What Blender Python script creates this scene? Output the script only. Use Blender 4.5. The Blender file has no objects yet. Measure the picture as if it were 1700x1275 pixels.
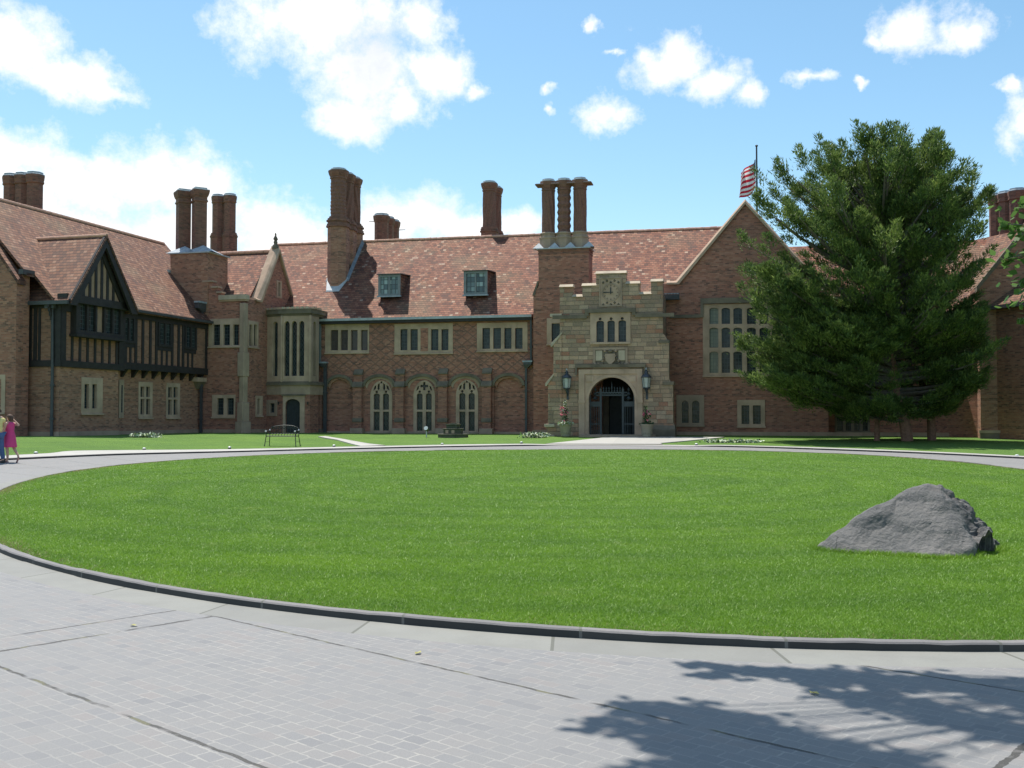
import bpy, bmesh, math, random
import numpy as np
from mathutils import Vector, Matrix, noise
from mathutils.geometry import tessellate_polygon
random.seed(7); rng = np.random.default_rng(7)
sc = bpy.context.scene
R = math.radians
# ------------------------------------------------------------------ camera
F_PX = 1720.0; YAW = R(12.5); PITCH = math.atan((690-637.5)/F_PX)
cam_d = bpy.data.cameras.new("camera"); cam = bpy.data.objects.new("camera", cam_d)
sc.collection.objects.link(cam)
cam.location = (0, 0, 1.6); cam.rotation_euler = (R(90)+PITCH, 0, YAW)
cam_d.sensor_width = 36.0; cam_d.lens = 36.0*F_PX/1700.0
cam_d.clip_start = 0.1; cam_d.clip_end = 3000
sc.camera = cam
# ------------------------------------------------------------------ light
SUN = Vector((-0.26, 0.27, 0.927)).normalized()
sun_d = bpy.data.lights.new("sun", 'SUN'); sun_d.energy = 4.4; sun_d.angle = R(0.55); sun_d.color = (1.0, .955, .88)
sun = bpy.data.objects.new("sun", sun_d); sc.collection.objects.link(sun)
sun.rotation_euler = SUN.to_track_quat('Z', 'Y').to_euler()
sc.view_settings.view_transform = 'Standard'; sc.view_settings.look = 'None'
sc.view_settings.exposure = 0.5; sc.view_settings.gamma = 1.0
SKY_STRENGTH = 0.126
# ------------------------------------------------------------------ pixel rays (used to read real sizes on known planes)
C0 = np.array([0, 0, 1.6])
_R = np.array([math.cos(YAW), math.sin(YAW), 0]); _F = np.array([-math.sin(YAW), math.cos(YAW), 0])
_fw = _F*math.cos(PITCH)+np.array([0, 0, 1])*math.sin(PITCH); _up = np.cross(_R, _fw)
def ray(px, py): return _fw+_R*(px-850)/F_PX-_up*(py-637.5)/F_PX
def proj(p):
    v = np.array(p)-C0; d = v@_fw
    return 850+F_PX*(v@_R)/d, 637.5-F_PX*(v@_up)/d, d
def smooth(a, b, x):
    t = np.clip((x-a)/(b-a), 0, 1); return t*t*(3-2*t)
def T(x, y):
    x = np.asarray(x, float); y = np.asarray(y, float)
    z = .5*np.clip((y-10)/50, 0, 1)**2
    return z+smooth(-19, -31, x)*np.clip(.45-.02*(y-41), 0, .6)*smooth(20, 30, y)
def ground(px, py, dz=0.0):
    d = ray(px, py); t = (1.6-dz)/-d[2]
    for i in range(60):
        p = C0+d*t; t = .5*t+.5*(1.6-dz-float(T(p[0], p[1])))/-d[2]
    return C0+d*t
def on_y(px, py, Y):
    d = ray(px, py); return C0+d*(Y/d[1])

# ------------------------------------------------------------------ node helpers
class NT:
    def __init__(s, name, world=False):
        if world: s.nt = name
        else:
            s.m = bpy.data.materials.new(name); s.m.use_nodes = True; s.nt = s.m.node_tree; s.nt.nodes.clear()
            s.out = s.nt.nodes.new('ShaderNodeOutputMaterial')
    def n(s, typ, ins=None, **props):
        nd = s.nt.nodes.new('ShaderNode'+typ)
        for k, v in props.items(): setattr(nd, k, v)
        for k, v in (ins or {}).items():
            i = nd.inputs[k]
            if isinstance(v, bpy.types.NodeSocket): s.nt.links.new(v, i)
            else: i.default_value = v
        return nd
    def math(s, op, a, b=0.0, c=0.0, clamp=False):
        return s.n('Math', {0: a, 1: b, 2: c}, operation=op, use_clamp=clamp).outputs[0]
    def vm(s, op, a, b=(0, 0, 0)):
        nd = s.n('VectorMath', {0: a, 1: b}, operation=op)
        return nd.outputs['Value'] if op in ('DOT_PRODUCT', 'LENGTH') else nd.outputs[0]
    def mix(s, f, a, b, mode='MIX'):
        nd = s.n('Mix', {}, data_type='RGBA', blend_type=mode)
        for i, v in ((0, f), (6, a), (7, b)):
            if isinstance(v, bpy.types.NodeSocket): s.nt.links.new(v, nd.inputs[i])
            else: nd.inputs[i].default_value = v if i == 0 or len(v) == 4 else (*v, 1)
        return nd.outputs[2]
    def ramp(s, f, stops, interp='LINEAR'):
        nd = s.n('ValToRGB', {0: f}); e = nd.color_ramp; e.interpolation = interp
        while len(e.elements) < len(stops): e.elements.new(.5)
        for el, (p, c) in zip(e.elements, stops):
            el.position = p; el.color = (*c, 1) if len(c) == 3 else c
        return nd.outputs[0]
    def noise(s, vec, scale, detail=3, rough=.55):
        return s.n('TexNoise', {'Vector': vec, 'Scale': scale, 'Detail': detail, 'Roughness': rough}).outputs['Fac']
    def maprange(s, v, a, b, c, d):
        return s.n('MapRange', {0: v, 1: a, 2: b, 3: c, 4: d}, clamp=True).outputs[0]
    def xyz(s, x, y, z=0.0): return s.n('CombineXYZ', {0: x, 1: y, 2: z}).outputs[0]
    def sep(s, v): return s.n('SeparateXYZ', {0: v}).outputs
    def pos(s): return s.n('NewGeometry').outputs['Position']
    def surf(s):
        g = s.n('NewGeometry'); N = g.outputs['True Normal']; P = g.outputs['Position']
        t = s.vm('NORMALIZE', s.vm('CROSS_PRODUCT', (0, 0, 1), N)); b = s.vm('CROSS_PRODUCT', N, t)
        return s.vm('DOT_PRODUCT', P, t), s.vm('DOT_PRODUCT', P, b), P
    def cells(s, u, v, w, h, stagger=.5, jit=.0):
        vr = s.math('DIVIDE', v, h); row = s.math('FLOOR', vr); fv = s.math('FRACT', vr)
        off = s.math('MULTIPLY', s.n('TexWhiteNoise', {'W': row}, noise_dimensions='1D').outputs[0], jit) if jit else s.math('MULTIPLY', s.math('MODULO', row, 2.0), stagger)
        ur = s.math('ADD', s.math('DIVIDE', u, w), off); col = s.math('FLOOR', ur); fu = s.math('FRACT', ur)
        rnd = s.n('TexWhiteNoise', {'Vector': s.xyz(col, row)}, noise_dimensions='2D').outputs
        return rnd[0], fu, fv, row, col
    def bump(s, h, strength, dist): return s.n('Bump', {'Height': h, 'Strength': strength, 'Distance': dist}).outputs[0]
    def done(s, color, rough=.85, normal=None, **extra):
        ins = {'Base Color': color if isinstance(color, bpy.types.NodeSocket) or len(color) == 4 else (*color, 1), 'Roughness': rough}
        if normal is not None: ins['Normal'] = normal
        ins.update(extra)
        b = s.n('BsdfPrincipled', ins); s.nt.links.new(b.outputs[0], s.out.inputs[0]); return s.m

def edge(k, fu, w):   # 1 inside joint at cell borders
    return k.math('LESS_THAN', k.math('SUBTRACT', .5, k.math('ABSOLUTE', k.math('SUBTRACT', fu, .5))), w)

def mat_brick(name, c=((.44, .176, .115), (.345, .133, .088), (.485, .23, .157), (.19, .088, .067)), mortar=(.30, .20, .15), diaper=False):
    k = NT(name); u, v, P = k.surf()
    r, fu, fv, row, col = k.cells(u, v, .215, .078)
    base = k.ramp(r, [(0, c[0]), (.3, c[1]), (.55, c[2]), (.8, c[0]), (.93, c[3]), (1, c[3])])
    n1 = k.noise(P, .45, 4); base = k.mix(k.maprange(n1, .35, .75, 0, .5), base, (c[3][0]*1.15, c[3][1]*1.15, c[3][2]*1.15))
    n2 = k.noise(P, 1.7, 3); base = k.mix(k.maprange(n2, .5, .8, 0, .45), base, (c[2][0]*1.1, c[2][1]*1.1, c[2][2]*1.05))
    if diaper:
        p = .70
        d1 = k.math('FRACT', k.math('DIVIDE', k.math('ADD', u, k.math('MULTIPLY', v, 1.3)), p))
        d2 = k.math('FRACT', k.math('DIVIDE', k.math('SUBTRACT', u, k.math('MULTIPLY', v, 1.3)), p))
        d = k.math('MAXIMUM', k.math('LESS_THAN', d1, .17), k.math('LESS_THAN', d2, .17))
        z = k.sep(P)[2]; d = k.math('MULTIPLY', d, k.math('MULTIPLY', k.math('GREATER_THAN', z, 4.25), k.math('LESS_THAN', z, 7.3)))
        base = k.mix(k.math('MULTIPLY', d, .6), base, (.105, .068, .058))
    rowr = k.n('TexWhiteNoise', {'W': k.math('FLOOR', k.math('MULTIPLY', row, .5))}, noise_dimensions='1D').outputs[0]
    patch = k.noise(k.xyz(u, k.math('MULTIPLY', v, 4.0)), 2.6, 3)
    base = k.mix(k.math('MULTIPLY', k.maprange(rowr, .6, .8, 0, .55), k.maprange(patch, .4, .6, .0, 1)), base, (.085, .055, .045))
    jm = k.math('MAXIMUM', edge(k, fv, .085), edge(k, fu, .03))
    col_ = k.mix(k.math('MULTIPLY', jm, .8), base, mortar)
    # dark weathering streaks and damp near the ground
    sx = k.noise(k.vm('MULTIPLY', P, (1.2, 1.2, .12)), 1.0, 4); col_ = k.mix(k.maprange(sx, .55, .8, 0, .35), col_, (.09, .07, .055))
    return k.done(col_, .9, k.bump(k.math('SUBTRACT', 1.0, jm), .5, .008))

def mat_tile(name, cols, w=.22, h=.185):
    k = NT(name); u, v, P = k.surf()
    wob = k.math('MULTIPLY', k.math('SUBTRACT', k.noise(P, .6, 2), .5), .10)
    v2 = k.math('ADD', v, wob)
    r, fu, fv, row, col = k.cells(u, v2, w, h)
    base = k.ramp(r, cols, 'CONSTANT')
    n1 = k.noise(P, .9, 4); base = k.mix(k.maprange(n1, .42, .75, 0, .4), base, (.14, .075, .06))
    n3 = k.noise(P, .35, 3); base = k.mix(k.maprange(n3, .5, .75, 0, .45), base, (.22, .19, .11))
    sh = k.math('LESS_THAN', fv, .2); base = k.mix(k.math('MULTIPLY', sh, .8), base, (.035, .026, .024))  # row shadow of the tile courses painted as a dark band
    base = k.mix(k.math('MULTIPLY', edge(k, fu, .05), .6), base, (.04, .03, .028))
    hh = k.math('ADD', k.math('MULTIPLY', k.math('SUBTRACT', 1.0, fv), .6), k.math('MULTIPLY', r, .55))
    return k.done(base, .8, k.bump(hh, 1.0, .10), **{'Specular IOR Level': .25})

def mat_stone(name, c=(.55, .385, .275), d=(.37, .255, .18)):
    k = NT(name); P = k.pos()
    n1 = k.noise(P, 1.3, 5); n2 = k.noise(k.vm('MULTIPLY', P, (3, 3, .5)), 1.0, 4)
    col = k.mix(k.maprange(n1, .35, .7, 0, 1), c, d); col = k.mix(k.maprange(n2, .55, .8, 0, .5), col, (d[0]*.55, d[1]*.6, d[2]*.6))
    return k.done(col, .9, k.bump(k.noise(P, 14, 4), .25, .02))

def mat_ashlar(name, w=.52, h=.235):
    k = NT(name); u, v, P = k.surf()
    r, fu, fv, row, col = k.cells(u, v, w, h, jit=3.0)
    w2 = k.n('TexWhiteNoise', {'Vector': k.xyz(row, col)}, noise_dimensions='2D').outputs[0]
    base = k.ramp(r, [(0, (0.437, 0.286, 0.192)), (.16, (0.510, 0.334, 0.223)), (.3, (0.364, 0.237, 0.163)), (.42, (0.468, 0.232, 0.141)), (.54, (0.468, 0.308, 0.210)),
                      (.66, (0.322, 0.210, 0.145)), (.78, (0.562, 0.384, 0.261)), (.86, (0.395, 0.170, 0.107)), (.93, (0.437, 0.286, 0.192))], 'CONSTANT')
    base = k.mix(k.maprange(w2, 0, 1, 0, .3), base, (.27, .22, .16))
    n1 = k.noise(P, 2.2, 5); base = k.mix(k.maprange(n1, .42, .75, 0, .6), base, (.25, .205, .145))
    jm = k.math('MAXIMUM', edge(k, fv, .05), edge(k, fu, .025))
    base = k.mix(k.math('MULTIPLY', jm, .7), base, (.23, .19, .14))
    sx = k.noise(k.vm('MULTIPLY', P, (1.5, 1.5, .2)), 1.0, 4); base = k.mix(k.maprange(sx, .55, .8, 0, .5), base, (.10, .09, .07))
    return k.done(base, .92, k.bump(k.math('ADD', k.math('MULTIPLY', k.math('SUBTRACT', 1.0, jm), .7), k.math('ADD', k.math('MULTIPLY', r, .8), k.noise(P, 9, 4))), .9, .05))

def mat_plain(name, c, rough=.7, var=.25, metallic=0.0, scale=3.0):
    k = NT(name); n = k.noise(k.pos(), scale, 4)
    col = k.mix(k.maprange(n, .3, .75, 0, 1), (c[0]*(1+var), c[1]*(1+var), c[2]*(1+var)), (c[0]*(1-var), c[1]*(1-var), c[2]*(1-var)))
    return k.done(col, rough, k.bump(n, .15, .02), Metallic=metallic)

def mat_glass(name, c=(.018, .026, .030), lead=(.062, .075, .078), w=.155, h=.21, diamond=False, dark2=(.05, .058, .06)):
    k = NT(name); u, v, P = k.surf()
    if diamond: u, v = k.math('ADD', u, k.math('MULTIPLY', v, .6)), k.math('SUBTRACT', u, k.math('MULTIPLY', v, .6))
    if diamond: w = h = .17
    r, fu, fv, row, col = k.cells(u, v, w, h, stagger=0.0)
    base = k.mix(k.math('POWER', r, 2.0), c, dark2)
    jm = k.math('MAXIMUM', edge(k, fu, .085), edge(k, fv, .065))
    col_ = k.mix(jm, base, lead)
    nrm = k.bump(k.math('ADD', k.math('MULTIPLY', r, .3), k.noise(P, 3, 2)), .12, .03)
    return k.done(col_, k.math('ADD', .10, k.math('MULTIPLY', jm, .45)), nrm, **{'Specular IOR Level': .28})

M = {}
M['brick'] = mat_brick('brick_red_brown')
M['brick_diaper'] = mat_brick('brick_diapered', diaper=True)
M['brick_warm'] = mat_brick('brick_warm', c=((.43, .20, .122), (.34, .15, .095), (.46, .25, .165), (.20, .10, .07)), mortar=(.31, .215, .155))
M['brick_chim'] = mat_brick('brick_chimney', c=((.27, .11, .078), (.20, .082, .06), (.30, .145, .10), (.13, .064, .05)), mortar=(.20, .14, .105))
M['nogging'] = mat_brick('brick_nogging', c=((.34, .158, .10), (.275, .125, .08), (.37, .19, .126), (.20, .10, .07)), mortar=(.27, .18, .13))
RC = [(0, (0.234, 0.087, 0.048)), (.16, (0.176, 0.063, 0.036)), (.30, (0.273, 0.115, 0.067)), (.44, (0.129, 0.049, 0.031)), (.56, (0.211, 0.080, 0.044)),
      (.68, (0.312, 0.164, 0.103)), (.74, (0.183, 0.068, 0.041)), (.84, (0.105, 0.046, 0.031)), (.90, (0.250, 0.108, 0.061)), (.97, (0.391, 0.258, 0.181))]
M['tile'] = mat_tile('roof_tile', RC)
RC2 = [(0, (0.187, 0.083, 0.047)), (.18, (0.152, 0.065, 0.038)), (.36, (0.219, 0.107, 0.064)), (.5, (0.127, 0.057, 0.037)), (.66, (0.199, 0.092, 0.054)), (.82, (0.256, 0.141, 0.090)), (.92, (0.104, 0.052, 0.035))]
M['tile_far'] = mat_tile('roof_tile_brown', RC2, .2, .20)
M['ridge'] = mat_plain('ridge_tile', (.52, .30, .215), .8, .2)
M['stone'] = mat_stone('buff_stone')
M['stone_dark'] = mat_stone('weathered_stone', (.22, .175, .125), (.115, .094, .07))
M['stone_light'] = mat_stone('pale_stone', (.56, .46, .34), (.38, .305, .225))
M['stone_grey'] = mat_stone('grey_green_stone', (.44, .315, .23), (.315, .225, .165))
M['ashlar'] = mat_ashlar('porch_ashlar')
M['lead'] = mat_plain('lead_sheet', (.30, .34, .38), .5, .25, .0, 5)
M['lead_dark'] = mat_plain('lead_flashing', (.17, .19, .21), .5, .25, 0, 4)
M['leadpale'] = mat_plain('lead_flashing_pale', (.40, .42, .44), .5, .2, 0, 4)
M['pipe'] = mat_plain('lead_pipe', (.06, .062, .068), .5, .25)
M['pipe_pale'] = mat_plain('lead_pipe_pale', (.19, .205, .21), .5, .2)
M['iron'] = mat_plain('black_iron', (.022, .024, .026), .45, .2)
M['iron_blue'] = mat_plain('painted_iron', (.036, .046, .052), .5, .25)
M['timber'] = mat_plain('black_timber', (.026, .021, .021), .65, .35, 0, 4)
M['plaster'] = mat_plain('tan_plaster', (.33, .21, .145), .9, .18)
M['glass'] = mat_glass('leaded_glass')
M['glass_diamond'] = mat_glass('leaded_glass_diamond', diamond=True)
M['glass_curtain'] = mat_glass('leaded_glass_curtain', c=(.085, .062, .06), lead=(.075, .065, .06), dark2=(.11, .08, .075))
M['glass_pale'] = mat_glass('leaded_glass_blind', c=(.16, .17, .13), lead=(.12, .13, .105), dark2=(.21, .215, .165))
M['glass_dormer'] = mat_glass('dormer_glass', c=(.09, .12, .135), lead=(.06, .065, .07), w=.26, h=.3, dark2=(.36, .44, .44))  # reflection put into the pane colour as pale grey-blue
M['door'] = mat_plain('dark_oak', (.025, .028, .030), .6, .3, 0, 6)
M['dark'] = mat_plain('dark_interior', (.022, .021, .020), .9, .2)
M['concrete'] = mat_plain('pale_concrete', (.42,.40,.36), .9, .12, 0, 1.2)

# ------------------------------------------------------------------ mesh builder
COL = sc.collection
MANSION_LOC = Vector((-12.0, 59.0, .45))
class Fr:
    def __init__(s, O, ang):
        s.O = np.array([O[0], O[1], 0.0]); a = R(ang)
        s.u = np.array([math.cos(a), math.sin(a), 0]); s.n = np.array([math.sin(a), -math.cos(a), 0])
    def pt(s, a, b, z): 
        p = s.O+s.u*a+s.n*b; return (p[0], p[1], z)
    def at(s, px, py, b=0.0):
        d = ray(px, py); t = ((s.O+s.n*b-C0)@s.n)/(d@s.n); p = C0+d*t
        return float((p-s.O)@s.u), float(p[2])
    def rect(s, x0, y0, x1, y1, b=0.0):
        ym, xm = (y0+y1)/2, (x0+x1)/2
        return s.at(x0, ym, b)[0], s.at(x1, ym, b)[0], s.at(xm, y1, b)[1], s.at(xm, y0, b)[1]
LOCAL = set()   # things whose parts are modelled round the thing's own base
class MB:
    def __init__(s): s.v, s.f, s.mi, s.mats = [], [], [], []
    def _m(s, m):
        if m not in s.mats: s.mats.append(m)
        return s.mats.index(m)
    def add(s, vs, fs, m):
        o = len(s.v); s.v += [tuple(map(float, v)) for v in vs]; k = s._m(m)
        for f in fs: s.f.append(tuple(i+o for i in f)); s.mi.append(k)
        return s
    def hexa(s, p, m): return s.add(p, [(0, 3, 2, 1), (4, 5, 6, 7), (0, 1, 5, 4), (1, 2, 6, 5), (2, 3, 7, 6), (3, 0, 4, 7)], m)
    def box(s, fr, a0, a1, b0, b1, z0, z1, m):
        return s.hexa([fr.pt(a0, b0, z0), fr.pt(a1, b0, z0), fr.pt(a1, b1, z0), fr.pt(a0, b1, z0), fr.pt(a0, b0, z1), fr.pt(a1, b0, z1), fr.pt(a1, b1, z1), fr.pt(a0, b1, z1)], m)
    def plate(s, fr, outer, bf, bb, m, holes=()):
        loops = [list(outer)]+[list(h) for h in holes]
        flat = [p for l in loops for p in l]; n = len(flat)
        tris = tessellate_polygon([[Vector((p[0], p[1], 0)) for p in l] for l in loops])
        vs = [fr.pt(a, bf, z) for a, z in flat]+[fr.pt(a, bb, z) for a, z in flat]
        fs = [tuple(t) for t in tris]+[tuple(i+n for i in reversed(t)) for t in tris]
        o = 0
        for l in loops:
            k = len(l)
            for i in range(k):
                j = (i+1) % k; fs.append((o+i, o+j, o+j+n, o+i+n))
            o += k
        return s.add(vs, fs, m)
    def prism(s, pts, z0, z1, m):    # vertical prism over world xy polygon
        n = len(pts); vs = [(p[0], p[1], z0) for p in pts]+[(p[0], p[1], z1) for p in pts]
        return s.add(vs, [tuple(range(n))[::-1], tuple(range(n, 2*n))]+[(i, (i+1) % n, (i+1) % n+n, i+n) for i in range(n)], m)
    def tube(s, p0, p1, r0, r1, m, n=8, cap=True):
        p0, p1 = Vector(p0), Vector(p1); d = (p1-p0).normalized()
        x = d.orthogonal().normalized(); y = d.cross(x)
        vs = [tuple(p+(x*math.cos(2*math.pi*i/n)+y*math.sin(2*math.pi*i/n))*r) for p, r in ((p0, r0), (p1, r1)) for i in range(n)]
        fs = [(i, (i+1) % n, (i+1) % n+n, i+n) for i in range(n)]
        if cap: fs += [tuple(range(n))[::-1], tuple(range(n, 2*n))]
        return s.add(vs, fs, m)
    def path(s, pts, r, m, n=6):
        for i in range(len(pts)-1):
            ra = r[i] if isinstance(r, (list, tuple)) else r; rb = r[i+1] if isinstance(r, (list, tuple)) else r
            s.tube(pts[i], pts[i+1], ra, rb, m, n)
        return s
    def lathe(s, c, prof, m, n=16, lobes=0, depth=0.0, twist=0.0, rot=0.0, sub=1):
        pr = []
        for (r0, z0), (r1, z1) in zip(prof[:-1], prof[1:]):
            for q in range(sub): pr.append((r0+(r1-r0)*q/sub, z0+(z1-z0)*q/sub))
        pr.append(prof[-1])
        vs = []
        for r, z in pr:
            for i in range(n):
                a = 2*math.pi*i/n+rot
                rr = r*(1+depth*math.cos(lobes*(a-rot)+twist*(z-prof[0][1]))) if lobes else r
                vs.append((c[0]+rr*math.cos(a), c[1]+rr*math.sin(a), c[2]+z))
        L = len(pr)
        fs = [(j*n+i, j*n+(i+1) % n, (j+1)*n+(i+1) % n, (j+1)*n+i) for j in range(L-1) for i in range(n)]
        fs += [tuple(range(n))[::-1], tuple((L-1)*n+i for i in range(n))]
        return s.add(vs, fs, m)
    def build(s, name, parent=None, label=None, smooth_=False, bevel=0.0, recalc=True):
        me = bpy.data.meshes.new(name); me.from_pydata(s.v, [], s.f)
        for m in s.mats: me.materials.append(m if not isinstance(m, str) else M[m])
        me.polygons.foreach_set('material_index', s.mi)
        if recalc:
            bm = bmesh.new(); bm.from_mesh(me); bmesh.ops.recalc_face_normals(bm, faces=bm.faces); bm.to_mesh(me); bm.free()
        if smooth_: me.polygons.foreach_set('use_smooth', [True]*len(me.polygons))
        o = bpy.data.objects.new(name, me); COL.objects.link(o)
        if bevel:
            b = o.modifiers.new('bevel', 'BEVEL'); b.width = bevel; b.segments = 2; b.limit_method = 'ANGLE'
        if parent is not None:
            o.parent = parent
            if parent.type == 'EMPTY' and parent.name not in LOCAL: o.matrix_parent_inverse = Matrix.Translation(parent.location).inverted()
        if label: o['label'] = label
        return o
def thing(name, label, cat, loc, group=None, local=True):
    o = bpy.data.objects.new(name, None); COL.objects.link(o); o.location = loc; o.empty_display_size = .3
    o['label'] = label; o['category'] = cat
    if group: o['group'] = group
    if local: LOCAL.add(o.name)
    return o
def tag(o, label, cat, group=None, kind=None):
    o['label'] = label; o['category'] = cat
    if group: o['group'] = group
    if kind: o['kind'] = kind
    return o
def structure(o): o['kind'] = 'structure'; return o
W0 = Fr((0, 0), 0)
def rp(a0, a1, z0, z1): return [(a0, z0), (a1, z0), (a1, z1), (a0, z1)]
def archp(a0, a1, z0, zs, zt, n=8, p=2.0, q=.5):
    c, w, h = (a0+a1)/2, (a1-a0)/2, zt-zs
    pts = [(a0, z0), (a1, z0)]
    for i in range(2*n+1):
        s = 1-i/n; s2 = math.copysign(abs(math.sin(s*math.pi/2)), s)
        pts.append((c+w*s2, zs+h*max(0, 1-abs(s2)**p)**q))
    return pts
def coping(o, fr, pts, t, bf, bb, m, splay=.24):
    """weathered coping swept along a polyline: flat front edge, splayed top"""
    n = len(pts); nr = []
    for i in range(n):
        a = Vector(pts[max(0, i-1)]); b = Vector(pts[min(n-1, i+1)]); d = (b-a).normalized(); v = Vector((-d.y, d.x))
        if v.y < 0: v = -v
        if 0 < i < n-1:
            d1 = (Vector(pts[i])-a).normalized(); v = v/max(.35, abs(v.dot(Vector((-d1.y, d1.x)))))
        nr.append(v)
    sec = [(0, bb), (t, bb), (t, bf-splay), (t*.28, bf), (-t*.55, bf), (-t*.55, bf-.06), (0, bf-.06)]; k = len(sec)
    vs = [fr.pt(pts[i][0]+nr[i].x*q, b, pts[i][1]+nr[i].y*q) for i in range(n) for q, b in sec]
    fs = [(i*k+j, i*k+(j+1) % k, (i+1)*k+(j+1) % k, (i+1)*k+j) for i in range(n-1) for j in range(k)]+[tuple(range(k))[::-1], tuple((n-1)*k+j for j in range(k))]
    return o.add(vs, fs, m)
def polar_poly(c, z, r, n, rot=0): return [(c+r*math.cos(rot+2*math.pi*i/n), z+r*math.sin(rot+2*math.pi*i/n)) for i in range(n)]

# ------------------------------------------------------------------ world: sky with clouds
def make_world():
    w = bpy.data.worlds.new("World"); sc.world = w; w.use_nodes = True; nt = w.node_tree; nt.nodes.clear()
    k = NT(nt, True)
    sky = k.n('TexSky', {}, sky_type='NISHITA', sun_disc=False); sky.sun_elevation = math.asin(SUN.z); sky.sun_rotation = math.atan2(SUN.x, SUN.y) % (2*math.pi)
    sky.altitude = 200; sky.air_density = 1.0; sky.dust_density = .6; sky.ozone_density = 1.4
    D = k.vm('NORMALIZE', k.n('TexCoord').outputs['Generated'])
    dx, dy, dz = k.sep(D)
    az = k.math('ARCTAN2', dx, dy); el = k.math('ARCSINE', dz)
    v = k.xyz(az, el)
    n1 = k.n('TexNoise', {'Vector': v, 'Scale': 9.0, 'Detail': 5.0, 'Roughness': .6}).outputs['Color']
    n2 = k.noise(v, 24.0, 9, .70)
    vw = k.vm('ADD', v, k.vm('MULTIPLY', k.vm('SUBTRACT', n1, (.5, .5, .5)), (.075, .055, 0)))
    n1b = k.n('TexNoise', {'Vector': v, 'Scale': 38.0, 'Detail': 4.0, 'Roughness': .6}).outputs['Color']; vw = k.vm('ADD', vw, k.vm('MULTIPLY', k.vm('SUBTRACT', n1b, (.5, .5, .5)), (.030, .022, 0)))
    CL = [(20, 75, 85, 60), (95, 118, 95, 42), (160, 142, 52, 20), (545, 35, 165, 85), (605, 130, 115, 75), (575, 190, 75, 40), (665, 165, 55, 33), (725, 112, 55, 42), (787, 140, 28, 20), (690, 40, 60, 52),
          (10, 268, 90, 52), (150, 300, 120, 68), (265, 292, 130, 70), (340, 305, 75, 55), (100, 370, 220, 62), (300, 390, 170, 60), (440, 380, 110, 58),
          (690, 365, 120, 60), (600, 390, 110, 45), (790, 390, 85, 38), (872, 380, 38, 32), (500, 390, 90, 52),
          (1115, 98, 82, 52), (1175, 128, 64, 42), (1246, 152, 42, 32), (1068, 80, 32, 26), (1015, 188, 58, 29), (920, 178, 20, 18), (985, 40, 19, 19), (915, 145, 27, 12), (1022, 85, 22, 9),
          (1350, 122, 38, 19), (1425, 133, 17, 9), (1525, 32, 76, 36), (1610, 55, 50, 30), (1455, 52, 27, 22), (1700, 190, 42, 50), (1668, 145, 17, 15),
          (2100, 60, 160, 70), (2500, 300, 240, 90), (-500, 120, 200, 90), (-900, 330, 260, 80)]
    def azel(px, py):
        d = ray(px, py); d = d/np.linalg.norm(d); return math.atan2(d[0], d[1]), math.asin(d[2])
    dens = None
    for cx, cy, rx, ry in CL:
        a, e = azel(cx, cy)
        t = k.vm('MULTIPLY', k.vm('SUBTRACT', vw, (a, e, 0)), (F_PX/rx/.93, F_PX/ry/.93, 0))
        dd = k.math('SUBTRACT', 1.15-(.28 if rx < 36 else .16 if rx < 62 and cx > 880 else .06 if cx > 880 else 0), k.vm('LENGTH', t))
        dens = dd if dens is None else k.n('Math', {0: dens, 1: dd, 2: .12}, operation='SMOOTH_MAX').outputs[0]
    dens = k.math('ADD', dens, k.math('MULTIPLY', k.math('SUBTRACT', n2, .5), 2.3))
    # scattered clouds over the rest of the sky dome
    n3 = k.noise(D, 2.2, 6, .6); rest = k.math('MULTIPLY', k.maprange(n3, .55, .72, 0, 1), k.math('LESS_THAN', dy, .2))
    ms = k.maprange(dens, -.08, .80, 0, 1); ms = k.math('POWER', ms, 1.15)
    mask = k.math('MAXIMUM', ms, rest)
    # the thick heart of the big cloud is greyer
    a, e = azel(610, 110)
    core = k.maprange(k.vm('LENGTH', k.vm('MULTIPLY', k.vm('SUBTRACT', vw, (a, e, 0)), (F_PX/75, F_PX/80, 0))), .3, 1.3, .42, 0)
    a, e = azel(250, 360)
    core2 = k.maprange(k.vm('LENGTH', k.vm('MULTIPLY', k.vm('SUBTRACT', vw, (a, e, 0)), (F_PX/170, F_PX/60, 0))), .2, 1.3, .10, 0)
    core = k.math('MULTIPLY', k.math('MAXIMUM', core, core2), k.maprange(n2, .35, .6, .6, 1.1))
    soft = k.math('MULTIPLY', k.maprange(k.noise(v, 15.0, 5, .6), .45, .68, 0, .34), k.maprange(dens, .45, 1.1, 0, 1))
    cc = k.mix(k.math('MAXIMUM', core, soft), (1, 1, 1), (.42, .50, .62))
    skyc = k.n('HueSaturation', {'Color': sky.outputs[0], 'Hue': .484, 'Saturation': 1.10, 'Value': 1.0}).outputs[0]
    bs = k.n('Background', {'Color': skyc, 'Strength': SKY_STRENGTH}); bc = k.n('Background', {'Color': cc, 'Strength': .86})
    mx = k.n('MixShader', {0: mask, 1: bs.outputs[0], 2: bc.outputs[0]}); o = k.n('OutputWorld', {0: mx.outputs[0]})
make_world()

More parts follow.
